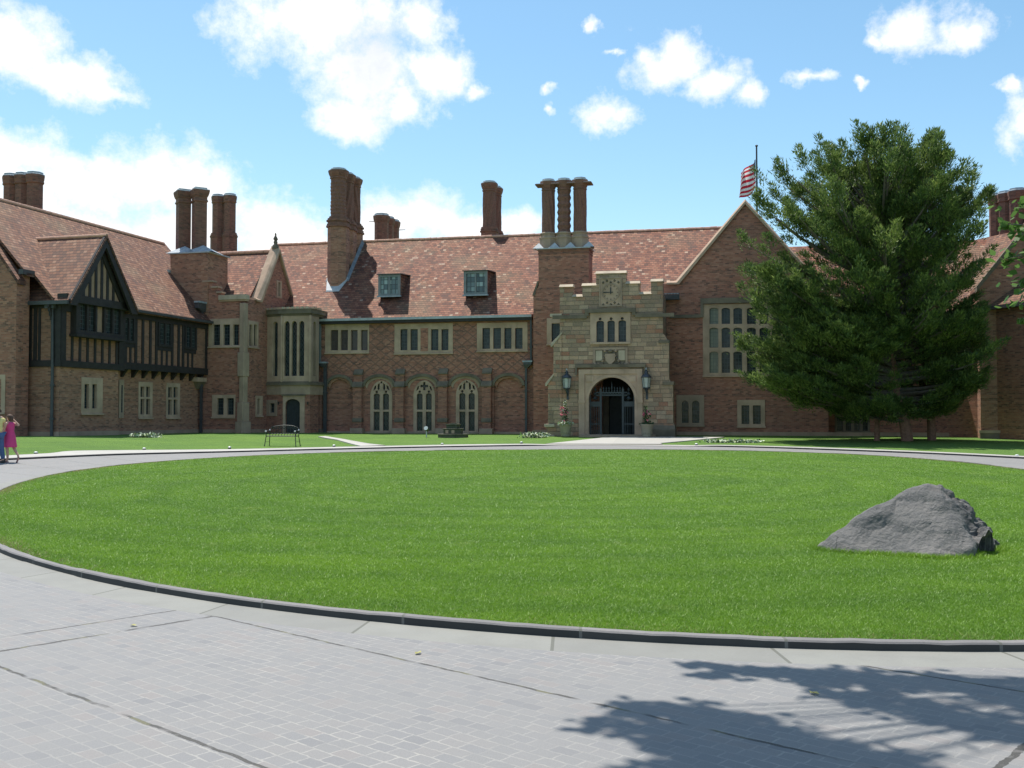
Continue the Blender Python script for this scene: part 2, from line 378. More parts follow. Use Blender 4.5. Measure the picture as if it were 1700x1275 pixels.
# ------------------------------------------------------------------ ground: lawn oval, kerbs, drive, path, verge (one polar net, rings butt-joined)
LC = np.array([-4.0, 24.0]); FOUR = [15.162, 0.346, 0.881, -1.728, -1.603, -0.63, 0.021, -0.08, -0.164, 0.177, -0.077, 0.06, 0.023]
def r_lawn(ph):
    r = FOUR[0]+0*ph
    for k in range(1, 7): r = r+FOUR[2*k-1]*np.cos(k*ph)+FOUR[2*k]*np.sin(k*ph)
    return r
RK = [(-180, 20.2), (-150, 22), (-120, 30), (-90, 33), (-60, 31), (-30, 25), (0, 21), (25, 18.8), (46, 18.9), (60, 19.9), (68.5, 20.4), (74.5, 21.2), (85, 22.0), (100, 22.2), (110, 21.4), (117, 21.0), (127, 20.6), (142, 20.6), (152, 20.0), (163, 19.2), (168, 19.1), (180, 20.2)]
def r_kerb(ph): return np.interp(np.degrees(ph), [p[0] for p in RK], [p[1] for p in RK])
RP = [(-180, 21), (-150, 23.3), (-120, 31.5), (-90, 34.5), (-60, 32.5), (-30, 26.5), (0, 22.4), (25, 19.8), (47, 19.7), (60, 20.7), (75, 22.0), (90, 23.2), (105, 23.0), (116, 22.5), (123, 22.1), (134, 22.1), (147.6, 21.7), (156, 21.3), (159, 20.5), (166, 19.9), (180, 21)]
def r_path(ph): return np.interp(np.degrees(ph), [p[0] for p in RP], [p[1] for p in RP])
NPH = 720
PH = np.linspace(-math.pi, math.pi, NPH, endpoint=False)
def smooth_p(r, n=7):
    ker = np.ones(n)/n; return np.convolve(np.r_[r[-n:], r, r[:n]], ker, 'same')[n:-n]
rL = r_lawn(PH); rK = smooth_p(r_kerb(PH), 21); rP = smooth_p(r_path(PH), 5)
def ring_net(name, rings, mat, close_centre=False):
    """rings: list of (radius array, height offset)"""
    vs, fs = [], []
    for r, dz in rings:
        x = LC[0]+r*np.cos(PH); y = LC[1]+r*np.sin(PH); z = T(x, y)+dz
        vs += list(zip(x.tolist(), y.tolist(), z.tolist()))
    for j in range(len(rings)-1):
        for i in range(NPH):
            i2 = (i+1) % NPH; fs.append((j*NPH+i, j*NPH+i2, (j+1)*NPH+i2, (j+1)*NPH+i))
    if close_centre:
        fs.append(tuple(range(NPH))[::-1])
    me = bpy.data.meshes.new(name); me.from_pydata(vs, [], fs); me.materials.append(mat)
    me.validate(); bm = bmesh.new(); bm.from_mesh(me); bmesh.ops.recalc_face_normals(bm, faces=bm.faces)
    if sum(f.normal.z*f.calc_area() for f in bm.faces) < 0: bmesh.ops.reverse_faces(bm, faces=bm.faces)
    bm.to_mesh(me); bm.free()
    o = bpy.data.objects.new(name, me); COL.objects.link(o); return structure(o)

def mat_turf(name, lush=1.0):
    k = NT(name); P = k.pos()
    n1 = k.noise(P, .35, 4); n2 = k.noise(P, 3.0, 5, .65); n3 = k.noise(P, 28, 4, .7)
    c = k.mix(k.maprange(n1, .35, .68, 0, 1), (.092, .195, .018), (.132, .248, .022))
    c = k.mix(k.maprange(n2, .45, .8, 0, .6), c, (.060, .135, .018))
    c = k.mix(k.maprange(n3, .45, .8, 0, .5), c, (.150, .245, .055))
    # mower passes run round the oval
    s = k.vm('SUBTRACT', P, (LC[0], LC[1], 0)); L = k.vm('LENGTH', k.vm('MULTIPLY', s, (1.0, .86, 0)))
    st = k.math('SINE', k.math('ADD', k.math('MULTIPLY', L, 5.0), k.math('MULTIPLY', n1, 4.0)))
    c = k.mix(k.maprange(st, .2, 1, 0, .22), c, (.055, .125, .022))
    return k.done(c, .95, k.bump(k.math('ADD', n3, k.math('MULTIPLY', k.noise(P, 90, 3), .8)), .9, .05))
M['turf'] = mat_turf('mown_turf')
def mat_setts():
    k = NT('granite_setts'); P = k.pos(); a = R(-29)
    wob = k.noise(P, .8, 2); x, y, z = k.sep(P)
    u = k.math('ADD', k.math('MULTIPLY', x, math.cos(a)), k.math('MULTIPLY', y, math.sin(a)))
    v = k.math('SUBTRACT', k.math('MULTIPLY', y, math.cos(a)), k.math('MULTIPLY', x, math.sin(a)))
    fine = k.math('MULTIPLY', k.math('SUBTRACT', k.noise(P, 22, 3), .5), .020); u = k.math('ADD', u, fine)
    v0 = k.math('ADD', k.math('ADD', v, fine), k.math('MULTIPLY', k.math('SUBTRACT', wob, .5), .06))
    r, fu, fv, row, col = k.cells(u, v0, .140, .090, jit=2.0)
    base = k.ramp(r, [(0, (.196, .192, .187)), (.2, (.206, .200, .194)), (.38, (.188, .185, .184)), (.55, (.210, .201, .193)), (.7, (.198, .193, .189)), (.86, (.214, .197, .187)), (.95, (.172, .170, .171))], 'CONSTANT')
    n1 = k.noise(P, 1.1, 5); base = k.mix(k.maprange(n1, .35, .7, 0, .6), base, (.208, .203, .196))
    n4 = k.noise(P, 60, 4, .7); base = k.mix(k.maprange(n4, .5, .8, 0, .35), base, (.14, .14, .15))
    nz = k.noise(P, 7, 3)
    jw = k.math('MAXIMUM', edge(k, fv, .06), edge(k, fu, .04))
    jm = k.math('MULTIPLY', jw, k.math('MULTIPLY', k.maprange(nz, .34, .58, .25, 1.0), k.maprange(k.noise(P, .55, 3), .36, .58, .35, 1.0)))
    base = k.mix(k.math('MULTIPLY', jm, .5), base, k.mix(k.maprange(n1, .4, .6, 0, 1), (.43, .405, .355), (.30, .288, .262)))
    # expansion joints between the panels
    wj = k.math('MULTIPLY', k.math('SUBTRACT', k.noise(P, 5, 3), .5), .05)
    vv = k.math('FRACT', k.math('DIVIDE', k.math('ADD', k.math('SUBTRACT', v, 2.82), wj), 1.84))
    j1 = edge(k, vv, .0070)
    uu = k.math('ADD', k.math('ADD', u, 1.5), wj); u1 = k.math('FRACT', k.math('DIVIDE', uu, 5.8))
    j2 = k.math('MAXIMUM', edge(k, u1, .0035), k.math('MULTIPLY', k.math('LESS_THAN', k.math('ABSOLUTE', k.math('SUBTRACT', u1, .922)), .0022), k.math('LESS_THAN', u, -4.0)))
    jj = k.math('MULTIPLY', k.math('MAXIMUM', j1, j2), k.maprange(k.noise(P, 3.2, 3), .36, .48, .0, 1))
    base = k.mix(jj, base, k.mix(k.maprange(k.noise(P, 4, 2), .55, .62, 0, 1), (.05, .046, .04), (.11, .105, .055)))
    stn = k.noise(P, .9, 4, .65); base = k.mix(k.maprange(stn, .55, .75, 0, .28), base, (.13, .125, .125)); gr = k.noise(P, 140, 2, .6); base = k.mix(k.maprange(gr, .60, .75, 0, .5), base, (.36, .345, .33)); base = k.mix(k.maprange(gr, .40, .28, 0, .5), base, (.09, .09, .095))
    h = k.math('SUBTRACT', k.math('ADD', k.math('MULTIPLY', r, .35), k.math('MULTIPLY', n4, .25)), k.math('ADD', k.math('MULTIPLY', jw, .6), jj))
    return k.done(base, .72, k.bump(h, .5, .012))
M['setts'] = mat_setts()
def mat_slabs(name, c, d, w, jc=(.12, .12, .10)):
    k = NT(name); P = k.pos(); s = k.vm('SUBTRACT', P, (LC[0], LC[1], 0)); x, y, z = k.sep(s)
    ph = k.math('ARCTAN2', y, x); u = k.math('MULTIPLY', ph, 17.0/w); f = k.math('FRACT', u)
    r = k.n('TexWhiteNoise', {'W': k.math('FLOOR', u)}, noise_dimensions='1D').outputs[0]
    col = k.mix(r, c, d); n = k.noise(P, 2.5, 5); col = k.mix(k.maprange(n, .4, .75, 0, .5), col, (d[0]*.8, d[1]*.8, d[2]*.8))
    n4 = k.noise(P, 45, 4, .7); col = k.mix(k.maprange(n4, .5, .8, 0, .3), col, (c[0]*.6, c[1]*.6, c[2]*.6))
    col = k.mix(edge(k, f, .008), col, jc)
    return k.done(col, .8, k.bump(n4, .3, .01))
M['gutter_slab'] = mat_slabs('gutter_slabs', (.235, .232, .208), (.205, .202, .184), 1.5)
M['kerb'] = mat_slabs('granite_kerb', (.20, .187, .182), (.16, .15, .148), 1.4)
M['kerb_face'] = mat_slabs('shaded_kerb_face', (.050, .050, .048), (.034, .034, .034), 1.4, (.14, .135, .125))  # shade on the kerb's upright face put into its colour
M['pathmat'] = mat_slabs('path_slabs', (.42, .405, .365), (.36, .348, .315), 2.0, (.35, .33, .30))
KH = .062                                  # kerb of the oval
kh_far = .055
entry = smooth(.12, .2, np.abs(PH-R(93)))   # the far kerb dies away at the porch walk
lawn_rings = [((rL-.075)*f, .046+.02*math.sqrt(1-f*f)) for f in np.linspace(.02, 1.0, 44)]
ring_net('lawn', lawn_rings, M['turf'], True)
st_ = np.floor((PH+math.pi)*17/1.4).astype(int); jr = np.random.default_rng(4); dr_ = jr.normal(0, .006, st_.max()+1)[st_]; dh_ = jr.normal(0, .005, st_.max()+1)[st_]+jr.normal(0, .0015, NPH)
kr = rL+.005+dr_+jr.normal(0, .002, NPH); KHa = KH+dh_
ring_net('lawn_kerb', [(rL-.075, .04), (rL-.075, KHa), (kr-.012, KHa-.003), (kr, KHa-.015)], M['kerb'])
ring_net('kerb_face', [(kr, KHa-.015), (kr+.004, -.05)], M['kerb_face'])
ring_net('gutter_strip', [(rL, .0), (rL+.46, .0)], M['gutter_slab'])
g0 = rL+.46
ring_net('drive', [(g0+(rK-g0)*f, -.0) for f in np.linspace(0, 1, 14)], M['setts'])
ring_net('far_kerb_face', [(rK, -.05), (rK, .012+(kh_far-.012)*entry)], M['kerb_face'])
ring_net('drive_kerb', [(rK, .012+(kh_far-.012)*entry), (rK+.14, .014+(kh_far-.012)*entry)], M['kerb'])
ring_net('footpath', [(rK+.14, .014+(kh_far-.012)*entry), (rP, .016+(kh_far-.012)*entry)], M['pathmat'])
vr = [(rP, .02+(kh_far-.012)*entry)]+[(rP+s, .01*(s < 3)) for s in (.15, .6, 1.5, 3, 4.5, 6, 7.5, 9, 11, 13, 16, 20, 26, 36, 60, 110, 220, 500, 1500)]
ring_net('ground', vr, M['turf'])
def sheet(name, pts, dz, mat, n=10):
    """a slab following the terrain: pts = two matching edge polylines"""
    L, Rr = pts; vs, fs = [], []
    for i in range(len(L)-1):
        for q in range(n+(1 if i == len(L)-2 else 0)):
            t = q/n
            for E in (L, Rr):
                x = E[i][0]+(E[i+1][0]-E[i][0])*t; y = E[i][1]+(E[i+1][1]-E[i][1])*t; vs.append((x, y, float(T(x, y))+dz))
    for i in range(len(vs)//2-1): fs.append((2*i, 2*i+1, 2*i+3, 2*i+2))
    k = len(vs); vs2 = vs+[(x, y, z-.12) for x, y, z in vs]
    fs2 = fs+[(2*i, 2*i+2, 2*i+2+k, 2*i+k) for i in range(k//2-1)]+[(2*i+1, 2*i+3, 2*i+3+k, 2*i+1+k) for i in range(k//2-1)]
    me = bpy.data.meshes.new(name); me.from_pydata(vs2, [], fs2); me.materials.append(mat)
    bm = bmesh.new(); bm.from_mesh(me); bmesh.ops.recalc_face_normals(bm, faces=bm.faces)
    if sum(f.normal.z*f.calc_area() for f in bm.faces if abs(f.normal.z) > .7) < 0: bmesh.ops.reverse_faces(bm, faces=bm.faces)
    bm.to_mesh(me); bm.free()
    o = bpy.data.objects.new(name, me); COL.objects.link(o); return structure(o)
def gp(px, py): 
    p = ground(px, py, .04); return (p[0], p[1])
sheet('door_walk', ([gp(600, 740.8), gp(590, 738.5), gp(560, 730.2), gp(528, 725)], [gp(640, 739.5), gp(612, 736.5), gp(572, 729.2), gp(540, 724.2)]), .052, M['pathmat'])
pw = on_y(905, 733, 57)[0]
sheet('porch_walk', ([gp(905, 736.8), gp(925, 734.6), (-6.9, 56.0)], [gp(1100, 737.2), gp(1096, 735.6), (-.9, 56.0)]), .045, M['pathmat'])

# ------------------------------------------------------------------ the mansion
HOUSE = thing('brick_mansion', 'long red brick mansion with tiled roofs, tall chimneys and stone entrance porch', 'mansion', MANSION_LOC, local=False)
ZB = .1       # walls start below the turf
F = Fr((0, 61.3), 0)                     # main range facade
G = Fr((0, 59.5), 0)                     # great gable on the right
P_ = Fr((0, 57.0), 0)                    # porch
K = on_y(405, 690, 57.0)
L_ANG = 86.9
TG = Fr((K[0], K[1]), L_ANG)             # east face of the gabled tower
TF = Fr((K[0], K[1]), L_ANG-90)          # front face of the tower (a runs left as negative)
_a = TF.at(333, 690)[0]; LO = TF.pt(_a, 0, 0)
L = Fr((LO[0], LO[1]), L_ANG)            # courtyard face of the left wing, a<0 nearer to the camera

def window(fr, px, lights, parent, b=0.0, head=0.0, glass='glass', stone='stone', proud=.035, sill=True, label=None, reveal=.13, name='window', outer_head=0):
    """px = outer stone frame in pixels on the wall plane; lights = (x0, x1, y0, y1) openings. returns the hole for the wall"""
    a0, a1, z0, z1 = fr.rect(*px, b=b)
    hs = []
    for x0, y0, x1, y1 in lights:
        l0, l1, m0, m1 = fr.rect(x0, y0, x1, y1, b=b)
        m0 = max(m0, z0+.06); m1 = min(m1, z1-.05)
        if head: hs.append(archp(l0, l1, m0, m1-head*(l1-l0), m1, 5, 2.0, .5))
        else: hs.append(rp(l0, l1, m0, m1))
    o = MB()
    o.plate(fr, rp(a0, a1, z0, z1), b+proud, b-reveal, stone, hs)
    if sill: o.box(fr, a0-.03, a1+.03, b+proud, b+proud+.07, z0-.02, z0+.07, stone)
    w = o.build(name, parent, label, bevel=.012)
    g = MB(); g.box(fr, a0+.04, a1-.04, b-reveal-.03, b-reveal-.012, z0+.04, z1-.04, glass); g.build('glass', w)
    return rp(a0+.01, a1-.01, z0+.01, z1-.01)
def lights(xs, y0, y1): return [(a, y0, b, y1) for a, b in xs]

def roof_slab(o, fr, pts, b_unused, m): pass
def gable_roof(fr, a0, a1, be, ze, br, zr, th, m, back=None):
    """two slopes over a range running along a; eave at b=be, ridge at b=br"""
    o = MB(); bb = 2*br-be if back is None else back
    sec = [(be, ze), (br, zr), (bb, ze), (bb, ze-th), (br, zr-th*1.3), (be, ze-th)]
    vs = [fr.pt(a0, b, z) for b, z in sec]+[fr.pt(a1, b, z) for b, z in sec]
    fs = [(i, (i+1) % 6, (i+1) % 6+6, i+6) for i in range(6)]+[(0, 1, 4, 5), (1, 2, 3, 4), (6, 7, 10, 11), (7, 8, 9, 10)]
    o.add(vs, fs, m); return o
def pitch_ridge(fr, px, py, be, ze, deg):
    """depth and height of the ridge that passes through a pixel for a roof of the given pitch"""
    lo, hi = -20.0, be
    t = math.tan(R(deg))
    for i in range(60):
        mid = (lo+hi)/2
        if fr.at(px, py, mid)[1] > ze+t*(be-mid): lo, hi = lo, mid
        else: lo, hi = mid, hi
        # at() height grows slowly with depth; the roof grows faster
    return mid, ze+t*(be-mid)

# ---- main range
a_l = F.at(520, 650)[0]-1.5; a_r = F.at(885, 650)[0]+2.5
ze = F.at(700, 527.5)[1]
PM = 46.0
brM, zrM = pitch_ridge(F, 850, 391, .25, ze+.05, PM)
slopeM = math.tan(R(PM))
def roof_z(b): return ze+.05+(.25-b)*slopeM
holes = []
holes.append(window(F, (540, 537.5, 613, 587), lights([(549, 561.4), (565.8, 577.7), (582.6, 593.8), (599.3, 610.5)], 548, 581.5), HOUSE, glass='glass_curtain'))
holes.append(window(F, (655, 537, 752, 588), lights([(664.8, 676.5), (681.6, 693.7), (715.6, 727.9), (733, 744.6)], 546.5, 581.5), HOUSE))
holes.append(window(F, (792, 535.5, 876, 584), lights([(801, 813.5), (819, 831.8), (837.4, 849.2), (855.3, 867.6)], 544.5, 579), HOUSE))
# brick panel between the two pairs of lights of the middle window
q = F.rect(698.5, 545, 711, 583); MB().plate(F, rp(*q), .045, .02, 'brick').build('brick_panel', HOUSE)
# buttress strips, hood arches, blind recesses, traceried windows
strips = [596, 665.3, 736.8, 809.4]; zst = [F.at(700, y)[1] for y in (612, 620, 633, 641, 694, 699, 711, 719.5)]
arcs = [(541, 588), (602.5, 658), (672.5, 730.5), (744.5, 802), (817, 872)]
z_ap = F.at(700, 620.3)[1]; z_sp = F.at(700, 641)[1]; z_wb = F.at(700, 716.5)[1]
for i, (x0, x1) in enumerate(arcs):
    a0, a1 = F.at(x0, 630)[0], F.at(x1, 630)[0]
    if i in (0, 4):
        a1 += .0; holes.append(archp(a0+.13, a1-.13, ZB+.55, z_sp, z_ap-.16, 8, 2.0, .55))
        MB().plate(F, archp(a0+.10, a1-.10, ZB, z_sp, z_ap-.12, 8, 2.0, .55), -.11, -.3, 'brick').build('blind_panel', HOUSE)
    c, w = (a0+a1)/2, (a1-a0)/2; ring = []
    N = 14
    out = [(c+w*math.sin(t), z_sp+(z_ap-z_sp)*max(0, math.cos(t))**1.0) for t in np.linspace(-math.pi/2, math.pi/2, 2*N+1)]
    inn = [(c+(w-.17)*math.sin(t), z_sp+(z_ap-.19-z_sp)*max(0, math.cos(t))**1.0) for t in np.linspace(math.pi/2, -math.pi/2, 2*N+1)]
    MB().plate(F, out+inn, .15, .0, 'stone_dark').build('hood_mould', HOUSE)
    inn2 = [(c+(w-.30)*math.sin(t), z_sp-.15+(z_ap-.17-z_sp)*max(0, math.cos(t))) for t in np.linspace(math.pi/2, -math.pi/2, 2*N+1)]
    out2 = [(x, z) for x, z in inn[::-1]]
    MB().plate(F, out2+inn2, .03, -.05, 'stone_grey' if i in (1, 2, 3) else 'brick_warm').build('arch_band', HOUSE)
    if i in (1, 2, 3):
        xw0, xw1 = {1: (615, 651.5), 2: (686.5, 722.5), 3: (757, 794)}[i]
        b0, b1 = F.at(xw0, 670)[0], F.at(xw1, 670)[0]; wc = (b0+b1)/2
        zt = F.at(700, 631.5)[1]; zs = F.at(700, 655)[1]
        hl = []; jw, mw = .22, .105
        zt1, zt0 = F.at(700, 680)[1], F.at(700, 683.5)[1]
        for (q0, q1) in ((b0+jw, wc-mw), (wc+mw, b1-jw)):
            hl.append(rp(q0, q1, z_wb+.05, zt0)); hl.append(archp(q0, q1, zt1, F.at(700, 656)[1], F.at(700, 653)[1], 4))
            hl.append(polar_poly((q0+q1)/2, F.at(700, 650.3)[1], .085, 6))
        za, zb_ = F.at(700, 648.5)[1], F.at(700, 635.5)[1]
        for s in (-1, 1):
            if i == 2:
                hl.append([(wc+s*.52, za-.02), (wc+s*.44, za+.23), (wc+s*.33, zb_-.17), (wc+s*.37, za+.10)][::s])
            else:
                hl.append([(wc+s*.53, za), (wc+s*.47, za+.26), (wc+s*.33, zb_-.12), (wc+s*.36, za+.12)][::s])
                hl.append([(wc+s*.26, za+.12), (wc+s*.24, zb_-.09), (wc+s*.12, zb_-.01), (wc+s*.11, za+.12), (wc+s*.19, za+.02)][::s])
        if i == 2: 
            e = .075; zc = (za+zb_)/2+.04; r = .25
            hl.append([(wc-e, zc-r), (wc+e, zc-r), (wc+e, zc-e), (wc+r, zc-e), (wc+r, zc+e), (wc+e, zc+e), (wc+e, zc+r), (wc-e, zc+r), (wc-e, zc+e), (wc-r, zc+e), (wc-r, zc-e), (wc-e, zc-e)])
        else: hl.append(polar_poly(wc, zb_+.04, .075, 6))
        o = MB(); o.plate(F, archp(b0, b1, z_wb-.1, zs-.05, zt, 10, 2.0, .55), .035, -.12, 'stone', hl)
        wd = o.build('traceried_window', HOUSE, bevel=.008)
        MB().box(F, b0+.08, b1-.08, -.16, -.135, z_wb, zt-.05, 'glass_diamond').build('glass', wd)
        holes.append(archp(b0+.02, b1-.02, z_wb-.05, zs-.05, zt-.02, 10, 2.0, .55))
for x in strips:
    a = F.at(x, 660)[0]; o = MB(); w = .28; zt = zst[0]
    o.box(F, a-w, a+w, .0, .34, ZB, zst[3], 'brick')
    o.box(F, a-w*.95, a+w*.95, .0, .20, zst[3], zst[1], 'brick')
    for z0, z1, bb0, bb1, ww in ((zst[1], zst[0], .27, .05, w+.02), (zst[3], zst[2], .41, .20, w+.05), (zst[5], zst[4], .40, .36, w+.03)):
        o.hexa([F.pt(a-ww, 0, z0), F.pt(a+ww, 0, z0), F.pt(a+ww, bb0, z0), F.pt(a-ww, bb0, z0), F.pt(a-ww, 0, z1), F.pt(a+ww, 0, z1), F.pt(a+ww, bb1, z1), F.pt(a-ww, bb1, z1)], 'stone_dark')
        o.box(F, a-ww, a+ww, 0, bb0, z0-.07, z0, 'stone_dark')
    o.box(F, a-w-.13, a+w+.13, 0, .50, ZB, zst[6], 'stone_grey')
    o.build('buttress', HOUSE, bevel=.015)
wm = MB(); wm.plate(F, rp(a_l, a_r, ZB, ze-.05), 0, -.45, 'brick_diaper', holes)
wm.build('wall', HOUSE)
MB().box(F, a_l+.4, a_r, 0, .07, ZB, .62, 'stone_grey').build('plinth', HOUSE)
# roof of the main range, hipped at its left end
xl_ridge = F.at(457, 405, brM)[0]; xl_eave = F.at(425, 430, brM*.5)[0]-1.0
xr = F.at(1215, 400, brM)[0]+2
o = MB(); th = .16; bb = 2*brM-.25
pv = [F.pt(xl_eave, .25, ze+.05), F.pt(xr, .25, ze+.05), F.pt(xr, brM, zrM), F.pt(xl_ridge, brM, zrM), F.pt(xl_eave, bb, ze+.05), F.pt(xr, bb, ze+.05)]
pv2 = [(x, y, z-th) for x, y, z in pv]
o.add(pv+pv2, [(0, 1, 2, 3), (3, 2, 5, 4), (0, 3, 4), (6, 9, 8, 7), (9, 10, 11, 8), (6, 10, 9), (0, 6, 7, 1), (4, 5, 11, 10), (0, 4, 10, 6), (1, 7, 8, 2), (2, 8, 11, 5)], 'tile')
rf = o.build('roof', HOUSE)
o = MB(); n = int((xr-xl_ridge)/.42)
for i in range(n):
    x = xl_ridge+i*.42; o.tube(F.pt(x, brM, zrM-.03+.012*random.uniform(-1, 1)), F.pt(x+.41, brM, zrM-.03+.012*random.uniform(-1, 1)), .11, .118, 'ridge', 8)
o.build('ridge_tiles', rf)
# soffit, gutter and pipes
o = MB(); ag0, ag1 = F.at(529, 530)[0], F.at(884.5, 524)[0]
o.box(F, ag0, ag1, -.02, .36, ze-.30, ze-.13, 'timber')
o.box(F, ag0, ag1, .24, .46, ze-.13, ze+.02, 'leadpale')
o.build('gutter', HOUSE)
def downpipe(fr, x, ytop, ybot, b, hopper=None, r=.055, mat='pipe', wide=None):
    a, z1 = fr.at(x, ytop, b); z0 = fr.at(x, ybot, b)[1]; o = MB()
    if hopper:
        hx0, hy0, hx1, hy1 = hopper; q0, q1, h0, h1 = fr.rect(hx0, hy0, hx1, hy1, b)
        o.box(fr, q0, q1, b-.16, b+.14, h0+.14, h1, 'pipe'); o.box(fr, q0-.05, q1+.05, b-.18, b+.18, h1-.05, h1+.05, 'lead')
        o.hexa([fr.pt(a-.07, b-.07, h0-.08), fr.pt(a+.07, b-.07, h0-.08), fr.pt(a+.07, b+.07, h0-.08), fr.pt(a-.07, b+.07, h0-.08), fr.pt(q0, b-.16, h0+.14), fr.pt(q1, b-.16, h0+.14), fr.pt(q1, b+.14, h0+.14), fr.pt(q0, b+.14, h0+.14)], 'pipe')
    w = wide or r
    o.box(fr, a-w, a+w, b-.06, b+.06, z0, z1, mat)
    z = z0+.9
    while z < z1: o.box(fr, a-w-.035, a+w+.035, b-.09, b+.075, z, z+.09, mat); z += 1.7
    return o.build('downpipe', HOUSE)
downpipe(F, 531.5, 530, 604, .25, None, .06, 'pipe_pale')
downpipe(F, 540, 608, 722, .2, (529, 602, 542, 609), .1)
downpipe(F, 881.5, 526, 602, .22, None, .05)
downpipe(F, 873.5, 608, 722, .2, (869.5, 600, 883, 609), .06)
# dormers
for (x0, y0, x1, y1), mx in (((629, 456, 663.5, 491), 646), ((771, 450, 808, 489), 789)):
    bD = -1.1
    for it in range(20): bD = .25-(F.at((x0+x1)/2, y1, bD)[1]-ze-.05)/slopeM+.05
    bD += .35
    q0, q1, z0, z1 = F.rect(x0, y0, x1, y1, bD)
    o = MB(); depth = (z1-z0)/slopeM+.6
    o.hexa([F.pt(q0, bD-.1, z0-.05), F.pt(q1, bD-.1, z0-.05), F.pt(q1, bD-.1-depth, z0-.05), F.pt(q0, bD-.1-depth, z0-.05), F.pt(q0, bD-.1, z1), F.pt(q1, bD-.1, z1), F.pt(q1, bD-.1-depth, z1+.12), F.pt(q0, bD-.1-depth, z1+.12)], 'tile_far')
    dm = o.build('dormer', HOUSE)
    o = MB(); ls = [rp(q0+.12, (q0+q1)/2-.05, z0+.13, z1-.14), rp((q0+q1)/2+.05, q1-.12, z0+.13, z1-.14)]
    o.plate(F, rp(q0-.04, q1+.04, z0, z1), bD+.02, bD-.1, 'pipe_pale', ls); o.box(F, q0-.1, q1+.1, bD-.05, bD+.1, z0-.08, z0, 'lead')
    fr_ = o.build('frame', dm); MB().box(F, q0+.05, q1-.05, bD-.08, bD-.06, z0+.06, z1-.06, 'glass_dormer').build('glass', dm)
    o = MB(); o.hexa([F.pt(q0-.12, bD+.12, z1), F.pt(q1+.12, bD+.12, z1), F.pt(q1+.12, bD-depth, z1+.14), F.pt(q0-.12, bD-depth, z1+.14), F.pt(q0-.12, bD+.12, z1+.05), F.pt(q1+.12, bD+.12, z1+.05), F.pt(q1+.12, bD-depth, z1+.2), F.pt(q0-.12, bD-depth, z1+.2)], 'pipe'); o.build('roof', dm)

# ---- chimneys
def shaft(parent, c, z0, z1, r, kind, mat='brick_chim'):
    o = MB(); h = z1-z0
    if kind == 'twist': o.lathe((c[0], c[1], z0), [(r, .0), (r, h*.80)], mat, 48, 9, .075, 3.4, sub=40)
    elif kind == 'twist_back': o.lathe((c[0], c[1], z0), [(r, .0), (r, h*.80)], mat, 48, 9, .075, -3.4, sub=40)
    elif kind == 'bead': o.lathe((c[0], c[1], z0), [(r*(1+.09*math.cos(q*math.pi)), h*.80*q/12) for q in range(13)], mat, 24, 8, .05, sub=3)
    elif kind == 'zig': o.lathe((c[0], c[1], z0), [(r*(1+.03*math.cos(q*math.pi)), h*.80*q/20) for q in range(21)], mat, 40, 8, .05, 5.0, sub=2)
    elif kind == 'square': o.lathe((c[0], c[1], z0), [(r*1.1, 0), (r*1.1, .15), (r, .2), (r, h*.80)], mat, 4, rot=.0)
    else: o.lathe((c[0], c[1], z0), [(r, .0), (r, h*.80)], mat, 8, rot=math.pi/8)
    n = 4 if kind == 'square' else 8; rt = 0 if kind == 'square' else math.pi/8
    zt = h*.80
    fl = .55 if kind == 'plain' else 1.0
    o.lathe((c[0], c[1], z0+zt), [(r*1.0, 0), (r*1.14, .04), (r*1.14, .12), (r*1.03, .16), (r*1.03, h*.20-.5), (r*(1+.16*fl), h*.20-.42), (r*(1+.28*fl), h*.20-.28), (r*(1+.36*fl), h*.20-.12), (r*(1+.36*fl), h*.20-.05)], mat, n, rot=rt)
    s = o.build('chimney_shaft', parent)
    c2 = MB(); c2.lathe((c[0], c[1], z1-.05), [(r*(1+.34*fl), 0), (r*(1+.32*fl), .04), (r*1.02, .07), (r*1.0, .16), (r*.7, .165)], 'leadpale' if kind != 'plain' else 'lead', n, rot=rt); c2.build('chimney_cap', parent)
def oct_pts(c, r, n=8): return [(c[0]+r*math.cos(math.pi/8+2*math.pi*i/n), c[1]+r*math.sin(math.pi/8+2*math.pi*i/n)) for i in range(n)]
def cluster(fr, base_px, b, h, row, d, r, z_top_px, z_mid_px, kind, ztall=None, zbase=None, label=None, baselabel=None, mat='brick_chim'):
    """a row of shafts running back from the facade on a moulded base"""
    pass

# C1: three twisted shafts in a row running back, rising out of the front slope
b1 = -2.55; x1 = F.at(561.5, 420, b1)[0]; zt = F.at(562, 283, b1)[1]; zm = F.at(562, 372, b1)[1]; rr = .52
ys = [b1, b1-1.28, b1-2.56]
o = MB()
for bq in ys: o.prism(oct_pts(F.pt(x1, bq, 0)[:2], .70), 7.6, zm-.25, 'brick_warm'); 
o.box(F, x1-.50, x1+.50, ys[-1], ys[0], 7.6, zm-.25, 'brick_warm')
for q, (dz, rr2) in enumerate(((-.25, .80), (-.12, .75), (.0, .69), (.12, .78), (.24, .70), (.36, .60))):
    for bq in ys: o.prism(oct_pts(F.pt(x1, bq, 0)[:2], rr2), zm+dz, zm+dz+.12, 'brick_chim')
    o.box(F, x1-rr2*.7, x1+rr2*.7, ys[-1], ys[0], zm+dz, zm+dz+.119, 'brick_chim')
c1 = o.build('chimney', HOUSE, 'chimney with three twisted shafts rising from the front roof slope')
kinds = ['zig', 'twist_back', 'twist']
for bq, kd in zip(ys, kinds): shaft(c1, F.pt(x1, bq, 0), zm+.46, zt, .50, kd)
o = MB(); bf = b1+.65; zf = roof_z(bf)
fs = (bf-.45-brM-.1)/5
